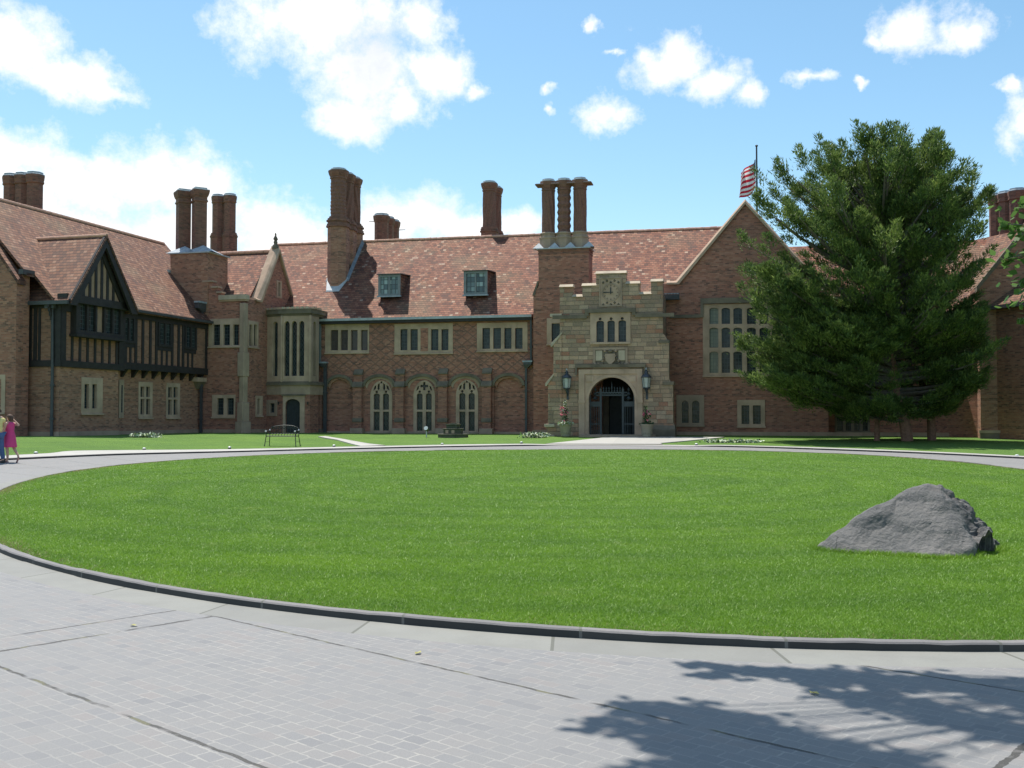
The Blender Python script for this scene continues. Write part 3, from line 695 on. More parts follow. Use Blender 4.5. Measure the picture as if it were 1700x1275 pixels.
for s in (-1, 1):
    for i in range(5):
        q0 = bf-.45-i*(bf-.45-brM-.1)/5*1.0; 
        o.hexa([F.pt(x1+s*.64, q0, roof_z(q0)-.02), F.pt(x1+s*.84, q0, roof_z(q0)-.02), F.pt(x1+s*.84, q0-fs, roof_z(q0-fs)-.02), F.pt(x1+s*.64, q0-fs, roof_z(q0-fs)-.02), F.pt(x1+s*.64, q0, roof_z(q0)+.22), F.pt(x1+s*.74, q0, roof_z(q0)+.05), F.pt(x1+s*.74, q0-fs, roof_z(q0-fs)+.05), F.pt(x1+s*.64, q0-fs, roof_z(q0-fs)+.22)], 'lead_dark')
o.hexa([F.pt(x1-.45, bf+.30, roof_z(bf+.30)+.02), F.pt(x1+.45, bf+.30, roof_z(bf+.30)+.02), F.pt(x1+.74, bf-.55, roof_z(bf-.55)+.02), F.pt(x1-.74, bf-.55, roof_z(bf-.55)+.02), F.pt(x1-.45, bf+.25, roof_z(bf+.3)+.12), F.pt(x1+.45, bf+.25, roof_z(bf+.3)+.12), F.pt(x1+.74, bf-.55, roof_z(bf-.55)+.16), F.pt(x1-.74, bf-.55, roof_z(bf-.55)+.16)], 'leadpale')
o.build('flashing', c1)
def row_chimney(b0, px, ytop, d, n, r, kind, ymid=None, rbase=None, label=None, zlow=8.0, fr=F):
    x = fr.at(px, ytop+20, b0)[0]; zt = fr.at(px, ytop, b0)[1]
    zm = fr.at(px, ymid, b0)[1] if ymid else zt-3.2
    o = MB(); rb = rbase or r*1.15
    for q in range(n): o.prism(oct_pts(fr.pt(x, b0-q*d, 0)[:2], rb), zlow, zm, 'brick_chim')
    o.box(fr, x-rb*.7, x+rb*.7, b0-(n-1)*d, b0, zlow, zm-.01, 'brick_chim')
    for dz, m in ((-.25, 1.12), (-.1, 1.05), (.0, .98)):
        for q in range(n): o.prism(oct_pts(fr.pt(x, b0-q*d, 0)[:2], rb*m), zm+dz, zm+dz+.1, 'brick_chim')
    ch = o.build('chimney', HOUSE, label)
    for q in range(n): shaft(ch, fr.pt(x, b0-q*d, 0), zm, zt, r, kind)
    return ch
ch2 = row_chimney(brM-2.6, 633.5, 358, 1.15, 3, .50, 'plain', 402, .56, 'low chimney of three plain octagonal shafts behind the ridge')
o = MB(); bq = brM-2.6; xq = F.at(633.5, 376, bq)[0]; zq = F.at(633.5, 367, bq)[1]
o.tube(F.pt(xq-.95, bq, zq), F.pt(xq-.45, bq, zq), .02, .03, 'iron', 5); o.build('lightning_spike', ch2); o = MB(); o.tube(F.pt(xq+.5, bq-2.3, zq-.25), F.pt(xq+1.0, bq-2.3, zq-.25), .03, .02, 'iron', 5); o.build('lightning_spike', ch2)
row_chimney(brM-1.2, 812.5, 304, 1.6, 2, .43, 'twist_back', 380, .58, 'chimney of two slender twisted shafts behind the ridge')
# C4: big stack beside the porch
x0, x1_, z0, z1 = F.rect(894, 413, 977.5, 500, .0); bC = .95
xa, xb = F.at(885.5, 600, bC)[0], F.at(1000, 600, bC)[0]
x0, x1_ = F.at(894, 440, bC)[0], F.at(977.5, 440, bC)[0]; zt = F.at(935, 413, bC)[1]; zsh0 = F.at(890, 489, bC)[1]; zsh1 = F.at(890, 475, bC)[1]
o = MB(); hw = window(F, (908, 528, 931, 573), [(916, 537, 930, 568)], HOUSE, b=bC)
o.plate(F, [(xa, ZB), (xb, ZB), (xb, zsh0), (x1_, zsh1), (x1_, zt), (x0, zt), (x0, zsh1), (xa, zsh0)], bC, bC-1.5, 'brick', [hw])
o.box(F, x0-.03, x1_+.03, bC-1.5, bC+.03, zt-.30, zt-.18, 'brick_chim'); o.box(F, x0-.03, x1_+.03, bC-1.55, bC+.05, zt-.12, zt, 'brick_chim')
o.hexa([F.pt(xa-.06, bC-1.3, zsh0-.05), F.pt(xa+.1, bC-1.3, zsh0-.05), F.pt(xa+.1, bC+.06, zsh0-.05), F.pt(xa-.06, bC+.06, zsh0-.05), F.pt(x0-.06, bC-1.3, zsh1+.3), F.pt(x0+.02, bC-1.3, zsh1+.3), F.pt(x0+.02, bC+.06, zsh1+.3), F.pt(x0-.06, bC+.06, zsh1+.3)], 'stone_dark')
o.box(F, xa, xb, bC, bC+.08, ZB, .75, 'stone_grey')
c4 = o.build('chimney', HOUSE, 'broad brick stack with three ornate shafts beside the porch')
o = MB(); o.box(F, x0-.12, x1_+.12, bC-1.6, bC+.12, zt, zt+.06, 'leadpale')
xs4 = [F.at(x, 350, bC-.7)[0] for x in (910.5, 936.5, 963)]; zb4 = F.at(935, 408, bC-.7)[1]
for xq in [x0, (xs4[0]+xs4[1])/2, (xs4[1]+xs4[2])/2, x1_]:
    o.add([F.pt(xq-.34, bC+.1, zt+.06), F.pt(xq+.34, bC+.1, zt+.06), F.pt(xq, bC-.15, zt+.42), F.pt(xq-.2, bC-.8, zt+.06), F.pt(xq+.2, bC-.8, zt+.06)], [(0, 1, 2), (1, 4, 2), (3, 0, 2), (4, 3, 2)], 'leadpale')
o.build('flashing', c4)
zt4 = F.at(935, 300, bC-.7)[1]; zs4 = F.at(935, 387, bC-.7)[1]
for xq, kd in zip(xs4, ('twist', 'bead', 'twist')):
    p = F.pt(xq, bC-.7, 0)
    o = MB(); o.lathe((p[0], p[1], zt+.05), [(.53, 0), (.53, .62), (.57, .66), (.57, .74), (.47, .78), (.47, .9), (.52, .93), (.52, 1.0), (.42, 1.05)], 'stone_grey', 8, rot=math.pi/8); o.build('shaft_base', c4)
    shaft(c4, p, zt+1.05, zt4, .375, kd)
o = MB(); zc = zt4-.62
o.box(F, xs4[0]-.74, xs4[2]+.74, bC-1.15, bC-.25, zc+.34, zc+.40, 'brick_chim'); o.box(F, xs4[0]-.70, xs4[2]+.70, bC-1.1, bC-.3, zc+.40, zc+.43, 'leadpale'); o.build('chimney_cap', c4)

# ---- great gable on the right with its range
ap = G.at(1237, 331); kl = G.at(1107, 468.5); al = kl[0]; ar = 2*ap[0]-al
zk = kl[1]
hG = [window(G, (1167, 504, 1307, 625), [(a, y0, b, y1) for a, b in ((1177.8, 1192.6), (1198, 1212), (1217.6, 1232), (1240, 1255), (1261, 1275.6), (1281, 1296)) for y0, y1 in ((511, 537.8), (544, 577), (583.7, 619))], HOUSE, head=.22),
      window(G, (1123, 656, 1169, 708), lights([(1132, 1143), (1149, 1161)], 665, 702), HOUSE, head=.5, stone='stone_grey'),
      window(G, (1224, 664, 1270, 709.5), lights([(1231, 1244), (1250, 1263)], 673, 704), HOUSE)]
q = G.rect(1176.5, 508, 1193.5, 621); MB().box(G, q[0], q[1], -.140, -.134, q[2], q[3], 'glass_pale').build('blind', HOUSE)
al2 = G.at(1100, 600)[0]-.1; ke = .62
prof = [(al2, ZB), (ar+.0, ZB), (ar, zk-.1), (ar-ke, zk-.1), (ap[0], ap[1]-.25), (al+ke, zk-.1), (al, zk-.1), (al2, zk-.1)]
o = MB(); o.plate(G, prof, 0, -.5, 'brick', hG); o.build('wall', HOUSE)
o = MB(); coping(o, G, [(al, zk-.08), (al+ke, zk-.08), (ap[0], ap[1]-.18), (ar-ke, zk-.08), (ar, zk-.08)], .13, .16, -.55, 'stone', .17)
o.build('gable_coping', HOUSE)
o = MB(); q = G.rect(1163, 494, 1310, 503); o.box(G, q[0], q[1], 0, .16, q[2], q[3], 'stone_dark'); o.box(G, q[0], q[0]+.16, 0, .14, G.at(1166, 527)[1], q[2], 'stone_dark'); o.build('hood_mould', HOUSE)
o = MB(); q = G.rect(1112, 522.5, 1164, 528); o.box(G, q[0], q[1], 0, .12, q[2], q[3], 'stone_dark'); o.build('string_course', HOUSE); o = MB(); q2 = G.rect(1310, 522.5, 1364, 528); o.box(G, q2[0], q2[1], 0, .12, q[2], q[3], 'stone_dark'); o.build('string_course', HOUSE)
MB().box(G, al2, ar+14, 0, .09, ZB, G.at(1190, 717)[1], 'stone_grey').build('plinth', HOUSE)
# hall roof runs back from the gable
hr = Fr((ap[0], 59.5), 90); half = (ar-al)/2-ke
o = MB(); sec = [(-half-.05, zk+.0), (0, ap[1]-.30), (half+.05, zk+.0)]
vs = [(ap[0]+s, 59.9, z) for s, z in sec]+[(ap[0]+s, 76.0, z) for s, z in sec]; vs += [(x, y, z-.2) for x, y, z in vs]
o.add(vs, [(0, 1, 4, 3), (1, 2, 5, 4), (6, 9, 10, 7), (7, 10, 11, 8), (0, 3, 9, 6), (2, 8, 11, 5), (0, 6, 7, 1), (1, 7, 8, 2), (3, 4, 10, 9), (4, 5, 11, 10)], 'tile'); o.build('roof', HOUSE)
# range to the right of the gable, behind the big conifer
GR = Fr((0, 60.3), 0)
hR = [window(GR, (1386, 688, 1444, 718), lights([(1389, 1399), (1404, 1413), (1418, 1427), (1432, 1441)], 692, 715), HOUSE, stone='stone_dark'),
      window(GR, (1400, 545, 1470, 610), lights([(1408, 1421), (1427, 1441), (1448, 1462)], 553, 604), HOUSE)]
a1r = GR.at(1640, 650)[0]+1
o = MB(); o.plate(GR, rp(ar-.4, a1r, ZB, 8.2), 0, -.45, 'brick', hR); o.build('wall', HOUSE)
brR, zrR = pitch_ridge(GR, 1450, 405, .25, 8.25, 44)
gable_roof(GR, ar-2.5, a1r+3, .25, 8.25, brR, zrR, .15, 'tile').build('roof', HOUSE)
MB().box(GR, ar, a1r, .2, .4, 8.05, 8.2, 'pipe').build('gutter', HOUSE)
row_chimney(brR-.9, 1512, 280, 1.2, 2, .62, 'plain', 390, .8, 'brick chimney half hidden behind the crown of the conifer', fr=GR)

# ---- gabled tower at the inner corner
apx, apz = TG.at(461, 410); kx, kz = TG.at(427, 499.5); bk = 2*apx-kx; ztw = TF.at(385, 497)[1]
hT = [window(TG, (411.5, 533, 428.5, 578), lights([(413.5, 418.5), (421, 426)], 539, 574), HOUSE),
      window(TG, (424, 657, 435.5, 692), lights([(427, 431.5)], 662, 688), HOUSE),
      window(TG, (459, 466, 467.5, 495), lights([(461.5, 465)], 469, 492), HOUSE, sill=False)]
e = .28
o = MB(); o.plate(TG, [(0, ZB), (bk+e, ZB), (bk+e, kz), (bk-.25, kz), (apx, apz-.3), (kx+.25, kz), (0, kz)], 0, -.4, 'brick', hT); o.build('wall', HOUSE)
o = MB(); coping(o, TG, [(kx-e, kz+.02), (kx+.22, kz+.02), (apx, apz-.20), (bk-.22, kz+.02), (bk+e, kz+.02)], .15, .18, -.45, 'stone', .22)
o.build('gable_coping', HOUSE)
o = MB(); c = TG.pt(apx, -.15, apz-.1); o.lathe(c, [(.24, 0), (.20, .2), (.11, .28), (.14, .42), (.07, .55), (.09, .68), (.11, .72), (.05, .80), (.06, .9), (.02, 1.02)], 'stone_dark', 8)
for s in (-1, 1): o.lathe((c[0], c[1]+s*.12, c[2]+.52), [(.05, 0), (.11, .08), (.06, .2), (.02, .26)], 'stone_dark', 6)
o.build('finial', HOUSE)
hF = [window(TF, (346.5, 529, 400, 577), lights([(354, 365.5), (371, 382), (387.5, 398)], 539, 573), HOUSE),
      window(TF, (352.5, 655.5, 391, 694), lights([(360.6, 371.6), (377, 388.5)], 661, 688.5), HOUSE)]
aTl = TF.at(333, 650)[0]-.6
sx = [TF.at(x, 490)[0] for x in (338, 352, 361, 367)]; szs = [TF.at(355, y)[1] for y in (468, 478, 487, 497)]
o = MB(); o.plate(TF, [(aTl, ZB), (0, ZB), (0, ztw), (sx[3], ztw), (sx[3], szs[2]), (sx[2], szs[2]), (sx[2], szs[1]), (sx[1], szs[1]), (sx[1], szs[0]), (aTl, szs[0])], 0, -.4, 'brick', hF); o.build('wall', HOUSE)
o = MB()
o.box(TF, sx[3]-.1, kx*0+.14, -.3, .14, ztw-.02, ztw+.26, 'stone_light'); o.box(TF, sx[3]-.1, .1, -.3, .07, ztw-.12, ztw-.02, 'stone')
for i in range(3): o.box(TF, sx[i]-.05, sx[i+1]+.08, -.42, .08, szs[i], szs[i]+.10, 'stone_grey')
o.build('stone_cornice', HOUSE)
# stone corner buttress
o = MB(); zc = [TF.at(404, y)[1] for y in (503, 585, 592, 618, 625, 668, 676, 700)]
def cpoly(w, pr): return [TF.pt(-w, 0, 0)[:2], TF.pt(-w, pr, 0)[:2], TF.pt(w*.2, pr*1.3, 0)[:2], TG.pt(w*.75, pr*1.0, 0)[:2], TG.pt(w*.75, 0, 0)[:2], TF.pt(-.05, -.05, 0)[:2]]
for w, pr, z0, z1 in ((.30, .10, zc[1], zc[0]), (.37, .18, zc[4], zc[1]), (.27, .13, zc[5], zc[4]), (.34, .22, zc[7], zc[5]), (.42, .30, ZB, zc[7])):
    o.prism(cpoly(w, pr), z0, z1, 'stone_grey')
o.build('corner_buttress', HOUSE, bevel=.03)
o = MB(); o.box(TF, aTl, -.4, 0, .08, ZB, TF.at(370, 713)[1], 'stone_grey'); o.box(TG, .5, bk, 0, .08, ZB, TF.at(370, 713)[1], 'stone_grey'); o.build('plinth', HOUSE)
# tower roof, ridge running left into the wing
o = MB(); sec = [(kx-.35, ztw+.05), (apx, apz-.28), (bk+.35, ztw+.05)]
vs = [TG.pt(a, -.42, z) for a, z in sec]+[TG.pt(a, -9.0, z) for a, z in sec]; vs += [(x, y, z-.2) for x, y, z in vs]
o.add(vs, [(0, 1, 4, 3), (1, 2, 5, 4), (6, 9, 10, 7), (7, 10, 11, 8), (0, 3, 9, 6), (2, 8, 11, 5), (0, 6, 7, 1), (1, 7, 8, 2), (3, 4, 10, 9), (4, 5, 11, 10)], 'tile'); rt = o.build('roof', HOUSE)
o = MB()
for i in range(18): p = TG.pt(apx, -.5-i*.45, apz-.26); q = TG.pt(apx, -.92-i*.45, apz-.26); o.tube(p, q, .12, .13, 'ridge', 8)
o.build('ridge_tiles', rt)

# ---- stone oriel bay with the side door
A_, D_ = on_y(441, 690, 59.75), on_y(529, 690, 60.45); B_, C_ = on_y(467.5, 690, 59.25), on_y(514.5, 690, 59.3)
E_ = (D_[0]+.02, 61.4); bay = [A_[:2], B_[:2], C_[:2], D_[:2], E_, (A_[0], 61.4)]
def face(p, q): return Fr(p[:2], math.degrees(math.atan2(q[1]-p[1], q[0]-p[0]))), math.hypot(q[0]-p[0], q[1]-p[1])
FB, lb = face(B_, C_); FA, la = face(A_, B_); FD, ld = face(C_, D_)
zz = lambda y: FB.at(490, y)[1]
z_top, z_cor, z_head, z_sill, z_str, z_band = zz(513), zz(524), zz(533), zz(624), zz(634), zz(655)
o = MB()
hl = [archp(FB.at(x0, 580)[0], FB.at(x1, 580)[0], z_sill, z_head-.22, z_head, 5) for x0, x1 in ((468.8, 478), (482.3, 491), (495.5, 504.5))]
hl = [archp(h0, h1, z_sill, z_head-.22, z_head, 5) for h0, h1 in ((.14, .48), (.62, .96), (1.10, 1.44))]
o.plate(FB, rp(0, lb, z_str, z_cor), 0, -.2, 'stone', hl)
o.box(FB, -.06, .06, -.1, .10, z_str, z_cor, 'stone'); o.box(FB, lb-.06, lb+.06, -.1, .10, z_str, z_cor, 'stone')
hA = [archp(la*.42, la*.72, z_sill, z_head-.2, z_head, 5)]
o.plate(FA, rp(0, la, z_str, z_cor), 0, -.2, 'stone', hA)
o.plate(FD, rp(0, ld, z_str, z_cor), 0, -.2, 'stone_grey', [archp(ld*.35, ld*.65, z_sill, z_head-.2, z_head, 5)])
bz = o.build('oriel_bay', HOUSE, 'tall canted stone oriel with slender arched lights over the side door', bevel=.012)
o = MB(); o.box(FB, .05, lb-.05, -.235, -.215, z_sill-.1, z_head+.1, 'glass_diamond'); o.box(FA, .05, la-.2, -.235, -.215, z_sill-.1, z_head+.1, 'glass_diamond'); o.box(FD, .2, ld-.1, -.235, -.215, z_sill-.1, z_head+.1, 'glass_diamond'); o.build('glass', bz)
def grow(poly, d):
    c = np.mean(np.array([p[:2] for p in poly[1:5]]), 0); return [(p[0]+(p[0]-c[0])/np.hypot(*(np.array(p[:2])-c))*d, p[1]+(p[1]-c[1])/np.hypot(*(np.array(p[:2])-c))*d) for p in poly]
o = MB(); o.prism(grow(bay, .06), z_cor, z_cor+.12, 'stone_dark'); o.prism(grow(bay, .22), z_cor+.12, z_top-.06, 'stone_dark'); o.prism(grow(bay, .26), z_top-.06, z_top, 'stone_dark')
for fr, ln in ((FA, la), (FB, lb), (FD, ld)):
    n = max(2, int(ln/.28))
    for i in range(n): o.box(fr, ln*(i+.15)/n, ln*(i+.75)/n, -.15, .20, z_top, z_top+.12, 'stone_light' if fr is FB else 'stone')
o.build('moulded_cornice', bz); o = MB(); o.prism(grow(bay, .10), z_str-.06, z_str+.03, 'stone_dark'); o.prism(grow(bay, .18), z_str-.20, z_str-.06, 'stone_dark'); o.prism(grow(bay, .03), z_band, z_str-.20, 'stone_grey')
o.build('moulded_sill', bz)
dz0, dz1 = zz(721), zz(662.5); d0, d1 = FB.at(474, 690)[0], FB.at(498.2, 690)[0]
q0, q1 = FB.at(470.5, 690)[0], FB.at(510.5, 690)[0]
o = MB(); hd = archp(d0, d1, ZB, dz1-.28, dz1, 8, 2.0, .55)
o.plate(FB, rp(0, lb, ZB, z_band), -.02, -.3, 'brick', [archp(d0-.02, d1+.02, ZB+.01, dz1-.27, dz1+.02, 8, 2.0, .55)])
hs_ = window(FA, (441.5, 664, 460, 691), lights([(448.3, 456)], 669.5, 685), HOUSE, b=.0, stone='stone_grey', sill=False)
o.plate(FA, rp(0, la, ZB, z_band), -.02, -.3, 'brick', [hs_]); o.plate(FD, rp(0, ld, ZB, z_band), -.02, -.3, 'brick'); o.build('wall', HOUSE)
o = MB(); o.plate(FB, [(d0-.16, ZB), (d0, ZB)]+[p for p in archp(d0, d1, ZB, dz1-.28, dz1, 8, 2.0, .55)[2:]][::-1]+[(d1, ZB), (d1+.3, ZB), (d1+.3, zz(657)), (d0-.16, zz(657))], .05, -.06, 'stone') 
o.box(FB, d0-.22, d1+.36, .0, .13, zz(657), zz(655)+.02, 'stone_dark'); o.build('door_surround', HOUSE)
o = MB(); o.box(FB, d0-.05, d1+.05, -.26, -.20, ZB, dz1+.05, 'door')
for i in range(6): o.box(FB, d0+(d1-d0)*(i+.06)/6, d0+(d1-d0)*(i+.94)/6, -.20, -.185, ZB+.4, dz1, 'door')
dd = o.build('door', HOUSE); o = MB(); o.lathe(FB.pt(d1-.12, -.16, 1.45), [(.03, 0), (.045, .03), (.03, .07)], 'iron', 8); o.build('handle', dd)
o = MB(); o.box(FB, q0-.35, q0-.30, 0, .07, zz(672), zz(667), 'iron'); o.build('door_lamp', HOUSE); o = MB(); o.box(FB, q1+.02, q1+.08, .05, .12, zz(672), zz(667), 'iron'); o.build('door_lamp', HOUSE)
o = MB(); o.prism(grow(bay, .05), ZB, .55, 'stone_grey'); o.build('plinth', HOUSE)
# quoin side of the bay towards the blind arch
o = MB(); o.box(F, D_[0]-.2, F.at(531, 640)[0]+.25, 0, .45, ZB, F.at(530, 640)[1], 'brick'); o.box(F, D_[0]-.2, F.at(531, 640)[0]+.30, 0, .55, F.at(530, 645)[1], F.at(530, 636)[1], 'stone_dark'); o.box(F, D_[0]-.2, F.at(531, 640)[0]+.36, 0, .58, ZB, F.at(530, 712)[1], 'stone_dark'); o.build('buttress', HOUSE)

# ---- left (courtyard) wing
bJ, bN, bB = .40, -.55, .95
aJ0, aJ1 = L.at(203, 570, bJ)[0], 0.0
zeW = L.at(265, 521, bJ+.35)[1]; PW = 47
brW, zrW = pitch_ridge(L, 200, 385, bJ+.35, zeW, PW); tW = math.tan(R(PW))
def wroof(b): return zeW+(bJ+.35-b)*tW
a_far = min(2.5, L.at(292, 410, brW)[0]+1.0)
aN0, aN1 = L.at(26, 600, bN)[0], L.at(52.5, 600, bN)[0]
aB0, aB1 = L.at(98, 650, bB)[0], L.at(203, 600, bB)[0]
gax, gaz = L.at(178, 391, bB+.72); gfl = L.at(116.5, 489, bB+.72); gfr = L.at(226, 522, bB+.72)
hwid = (gfr[0]-gfl[0])/2; gz0 = (gfl[1]+gfr[1])/2; gc = (gfr[0]+gfl[0])/2; gzt = gaz
a_mid = gc; a_nr = gc-hwid-.08
o = gable_roof(L, a_mid, a_far, bJ+.35, zeW, brW, zrW, .16, 'tile_far')
o2 = gable_roof(L, aN0+.35, a_nr, bN+.25, wroof(bN+.25), brW, zrW, .16, 'tile_far', back=2*brW-bJ-.35); o.add(o2.v, o2.f, 'tile_far')
b_v = bJ+.35-(gz0-zeW)/tW-.1; o3 = gable_roof(L, a_nr+.001, a_mid-.001, b_v, wroof(b_v), brW, zrW, .16, 'tile_far', back=2*brW-bJ-.35); o.add(o3.v, o3.f, 'tile_far'); rw = o.build('roof', HOUSE)
o = MB()
for i in range(int((a_far-aN0-.4)/.45)): a = aN0+.4+i*.45; o.tube(L.pt(a, brW, zrW-.03), L.pt(a+.44, brW, zrW-.03), .11, .12, 'ridge', 8)
o.build('ridge_tiles', rw)
hW = [window(L, (229.3, 634, 252.5, 695.4), [(x0, x1, x2, x3) for x0, x2 in ((233, 0), (242.5, 0)) for x1, x3 in ((0, 0),)] and [(a, y0, b, y1) for a, b in ((232.5, 238.8), (242, 248.5)) for y0, y1 in ((642, 659), (662.5, 688))], HOUSE),
      window(L, (275.5, 636, 298, 695.2), [(a, y0, b, y1) for a, b in ((278.5, 284.7), (287.5, 294)) for y0, y1 in ((643, 660), (663.5, 688.5))], HOUSE)]
zJ0, zJ1 = L.at(260, 616, bJ)[1], L.at(260, 605.5, bJ)[1]
o = MB(); o.plate(L, rp(aJ0-.4, .3, ZB, zJ0+.1), 0, -.4, 'brick_warm', hW); o.build('wall', HOUSE)
q = L.rect(197, 630, 205, 694, .02); o = MB(); o.box(L, q[0], q[1], 0, .05, q[2], q[3], 'stone_grey'); o.box(L, q[0]+.18, q[1]-.12, .05, .055, q[2]+.3, q[3]-.3, 'glass'); o.build('window', HOUSE)
# jettied timber storey
MB().box(L, aJ0, aJ1-.05, -.3, bJ, zJ0, zeW-.1, 'nogging').build('wall', HOUSE, 'brick nogged timber upper storey')
o = MB(); tp = .05
def post(x, y0, y1, w=.11, b=bJ, fr=L, d=tp):
    a, _ = fr.at(x, (y0+y1)/2, b); z1 = fr.at(x, y0, b)[1]; z0 = fr.at(x, y1, b)[1]; o.box(fr, a-w, a+w, b-.02, b+d, z0, z1, 'timber')
zt_ = zeW-.42
o.box(L, aJ0, aJ1, bJ-.02, bJ+.09, zJ0-.02, zJ1, 'timber'); o.box(L, aJ0, aJ1, bJ-.02, bJ+.09, zt_, zeW-.08, 'timber'); o.box(L, aJ0, aJ1, bJ-.4, bJ+.25, zeW-.09, zeW-.02, 'timber')
for a in np.linspace(aJ0+.5, aJ1-.3, 9): o.hexa([L.pt(a-.09, 0, zJ0-.42), L.pt(a+.09, 0, zJ0-.42), L.pt(a+.09, .06, zJ0-.42), L.pt(a-.09, .06, zJ0-.42), L.pt(a-.09, 0, zJ0), L.pt(a+.09, 0, zJ0), L.pt(a+.09, bJ-.03, zJ0), L.pt(a-.09, bJ-.03, zJ0)], 'timber')
wins = [(202, 222.5, 523, 570), (261, 283.5, 533, 577), (305.5, 325, 537, 576)]
aw = [(L.at(x0, 550, bJ)[0], L.at(x1, 550, bJ)[0]) for x0, x1, _, _ in wins]
zw0, zw1 = L.at(272, 576, bJ)[1], L.at(272, 533.5, bJ)[1]
for a in [aJ0+.1]+[L.at(x, 570, bJ)[0] for x in (225, 236.5, 249, 259, 285.5, 296, 303.5)]+[-.12]: o.box(L, a-.10, a+.10, bJ-.02, bJ+tp, zJ1, zt_, 'timber')
for (p0, p1) in aw:
    o.box(L, p0, p1, bJ-.02, bJ+tp, zw0-.22, zw0, 'timber')
    for f in (.33, .70): o.box(L, p0+(p1-p0)*f-.08, p0+(p1-p0)*f+.08, bJ-.02, bJ+tp-.01, zJ1, zw0-.2, 'timber')
o.build('timber_frame', HOUSE)
for (p0, p1) in aw:
    o = MB(); m_ = (p0+p1)/2; o.plate(L, rp(p0, p1, zw0, zw1), bJ+.10, bJ-.01, 'timber', [rp(p0+.16, m_-.08, zw0+.13, zw1-.12), rp(m_+.08, p1-.16, zw0+.13, zw1-.12)])
    w = o.build('window', HOUSE); MB().box(L, p0+.05, p1-.05, bJ+.01, bJ+.03, zw0+.05, zw1-.05, 'glass').build('glass', w)
MB().box(L, L.at(222, 520, bJ+.4)[0], aJ1-.02, bJ+.28, bJ+.46, zeW-.10, zeW+.04, 'pipe').build('gutter', HOUSE)
# gabled timber bay
hB = [window(L, (134.5, 627, 169.8, 688.5), lights([(139.5, 147), (152.5, 160)], 638, 678), HOUSE, b=bB)]
zb0, zb1 = L.at(150, 612, bB)[1], L.at(150, 601.5, bB)[1]
LN = Fr(L.pt(aB0, 0, 0)[:2], L_ANG-90)       # face of the bay towards the camera; a is the outward offset
o = MB(); o.plate(L, rp(aB0, L.at(196, 650, bB)[0], ZB, zb0+.05), bB, bB-.35, 'brick_warm', hB); o.box(L, aB0, L.at(196, 650, bB)[0], -.5, bB-.36, ZB, zb0+.05, 'brick_warm')
o.box(LN, -1.7, bB-.003, -.3, .003, ZB, zb0+.04, 'brick_warm'); o.build('wall', HOUSE)
gax, gaz = L.at(178, 391, bB+.72); gfl = L.at(116.5, 489, bB+.72); gfr = L.at(226, 522, bB+.72)
hwid = (gfr[0]-gfl[0])/2; gz0 = (gfl[1]+gfr[1])/2; gc = (gfr[0]+gfl[0])/2; gzt = gaz
o = MB(); aB1 = gc*2-aB0 if gc*2-aB0 > aB1 else aB1
o.box(L, aB0, aB1, -1.2, bB, zb0, gz0, 'nogging'); o.build('wall', HOUSE, 'brick nogged timber bay')
MB().plate(L, [(gc-hwid+.5, gz0+.02), (gc+hwid-.5, gz0+.02), (gc, gzt-.75)], bB+.40, bB-.2, 'plaster').build('gable_plaster', HOUSE)
o = MB()
o.box(L, aB0-.05, aB1+.05, bB-.1, bB+.12, zb0, zb1, 'timber'); o.box(LN, -1.6, bB+.12, -.05, .10, zb0+.003, zb1-.003, 'timber')
o.box(L, aB0, aB1, bB-.05, bB+.10, gz0-.5, gz0, 'timber'); o.box(L, aB0-.15, aB1+.15, bB-.05, bB+.50, gz0-.06, gz0+.32, 'timber')
for a in (aB0+.16, aB1-.16): o.box(L, a-.20, a+.20, bB-.02, bB+.08, zb1, gz0, 'timber')
box0, box1 = L.at(117, 530, bB)[0], L.at(196, 530, bB)[0]; bz0, bz1 = L.at(156, 559, bB)[1], L.at(156, 500, bB)[1]
for a in np.linspace(box0+.12, box1-.12, 7): o.box(L, a-.075, a+.075, bB-.02, bB+.05, zb1, bz0, 'timber')
for a in (box1+.12,): o.box(L, a-.07, a+.07, bB-.02, bB+.05, zb1, gz0, 'timber')
for a in (-1.45, -.72, -.42): o.box(LN, a-.09, a+.09, -.02, .055, zb1, gz0, 'timber')
o.box(LN, bB-.45, bB+.08, -.02, .075, zb1, gz0, 'timber'); o.box(LN, -1.6, bB, -.02, .08, gz0-.35, gz0+.05, 'timber'); o.box(LN, -.25, -.12, -.02, .05, zb1, gz0, 'timber')
for i in range(6): z0 = gz0-1.35+i*.2; o.box(LN, bB-.42+.0, bB-.30+i*.0, .05, .06+.07*i, z0, z0+.2, 'timber')
# gable studs and barge boards
for f in (-.62, -.38, -.15, .08, .31, .55):
    a = gc+f*(hwid-.5)/1.05; zt = gz0+(gzt-.75-gz0)*(1-abs(a-gc)/(hwid-.5)); o.box(L, a-.085, a+.085, bB+.38, bB+.445, gz0+.3, zt, 'timber')
for s in (-1, 1):
    o.plate(L, [(gc+s*(hwid+.05), gz0-.25), (gc+s*(hwid+.05), gz0+.02), (gc, gzt+.05), (gc, gzt-.62), (gc+s*(hwid-.42), gz0-.25)][::s], bB+.79, bB+.66, 'timber')
    o.plate(L, [(gc+s*(hwid-.35), gz0), (gc, gzt-.5), (gc, gzt-.95), (gc+s*(hwid-.75), gz0)][::s], bB+.50, bB+.38, 'timber')
o.build('timber_frame', HOUSE, bevel=.01)
o = MB(); lt = [rp(box0+.18+(box1-box0-.36)*(i+.10)/5, box0+.18+(box1-box0-.36)*(i+.90)/5, bz0+.22, bz1-.22) for i in range(5)]
o.plate(L, rp(box0, box1, bz0, bz1), bB+.34, bB+.22, 'timber', lt); o.box(L, box0, box0+.12, bB, bB+.215, bz0, bz1, 'timber'); o.box(L, box1-.12, box1, bB, bB+.215, bz0, bz1, 'timber')
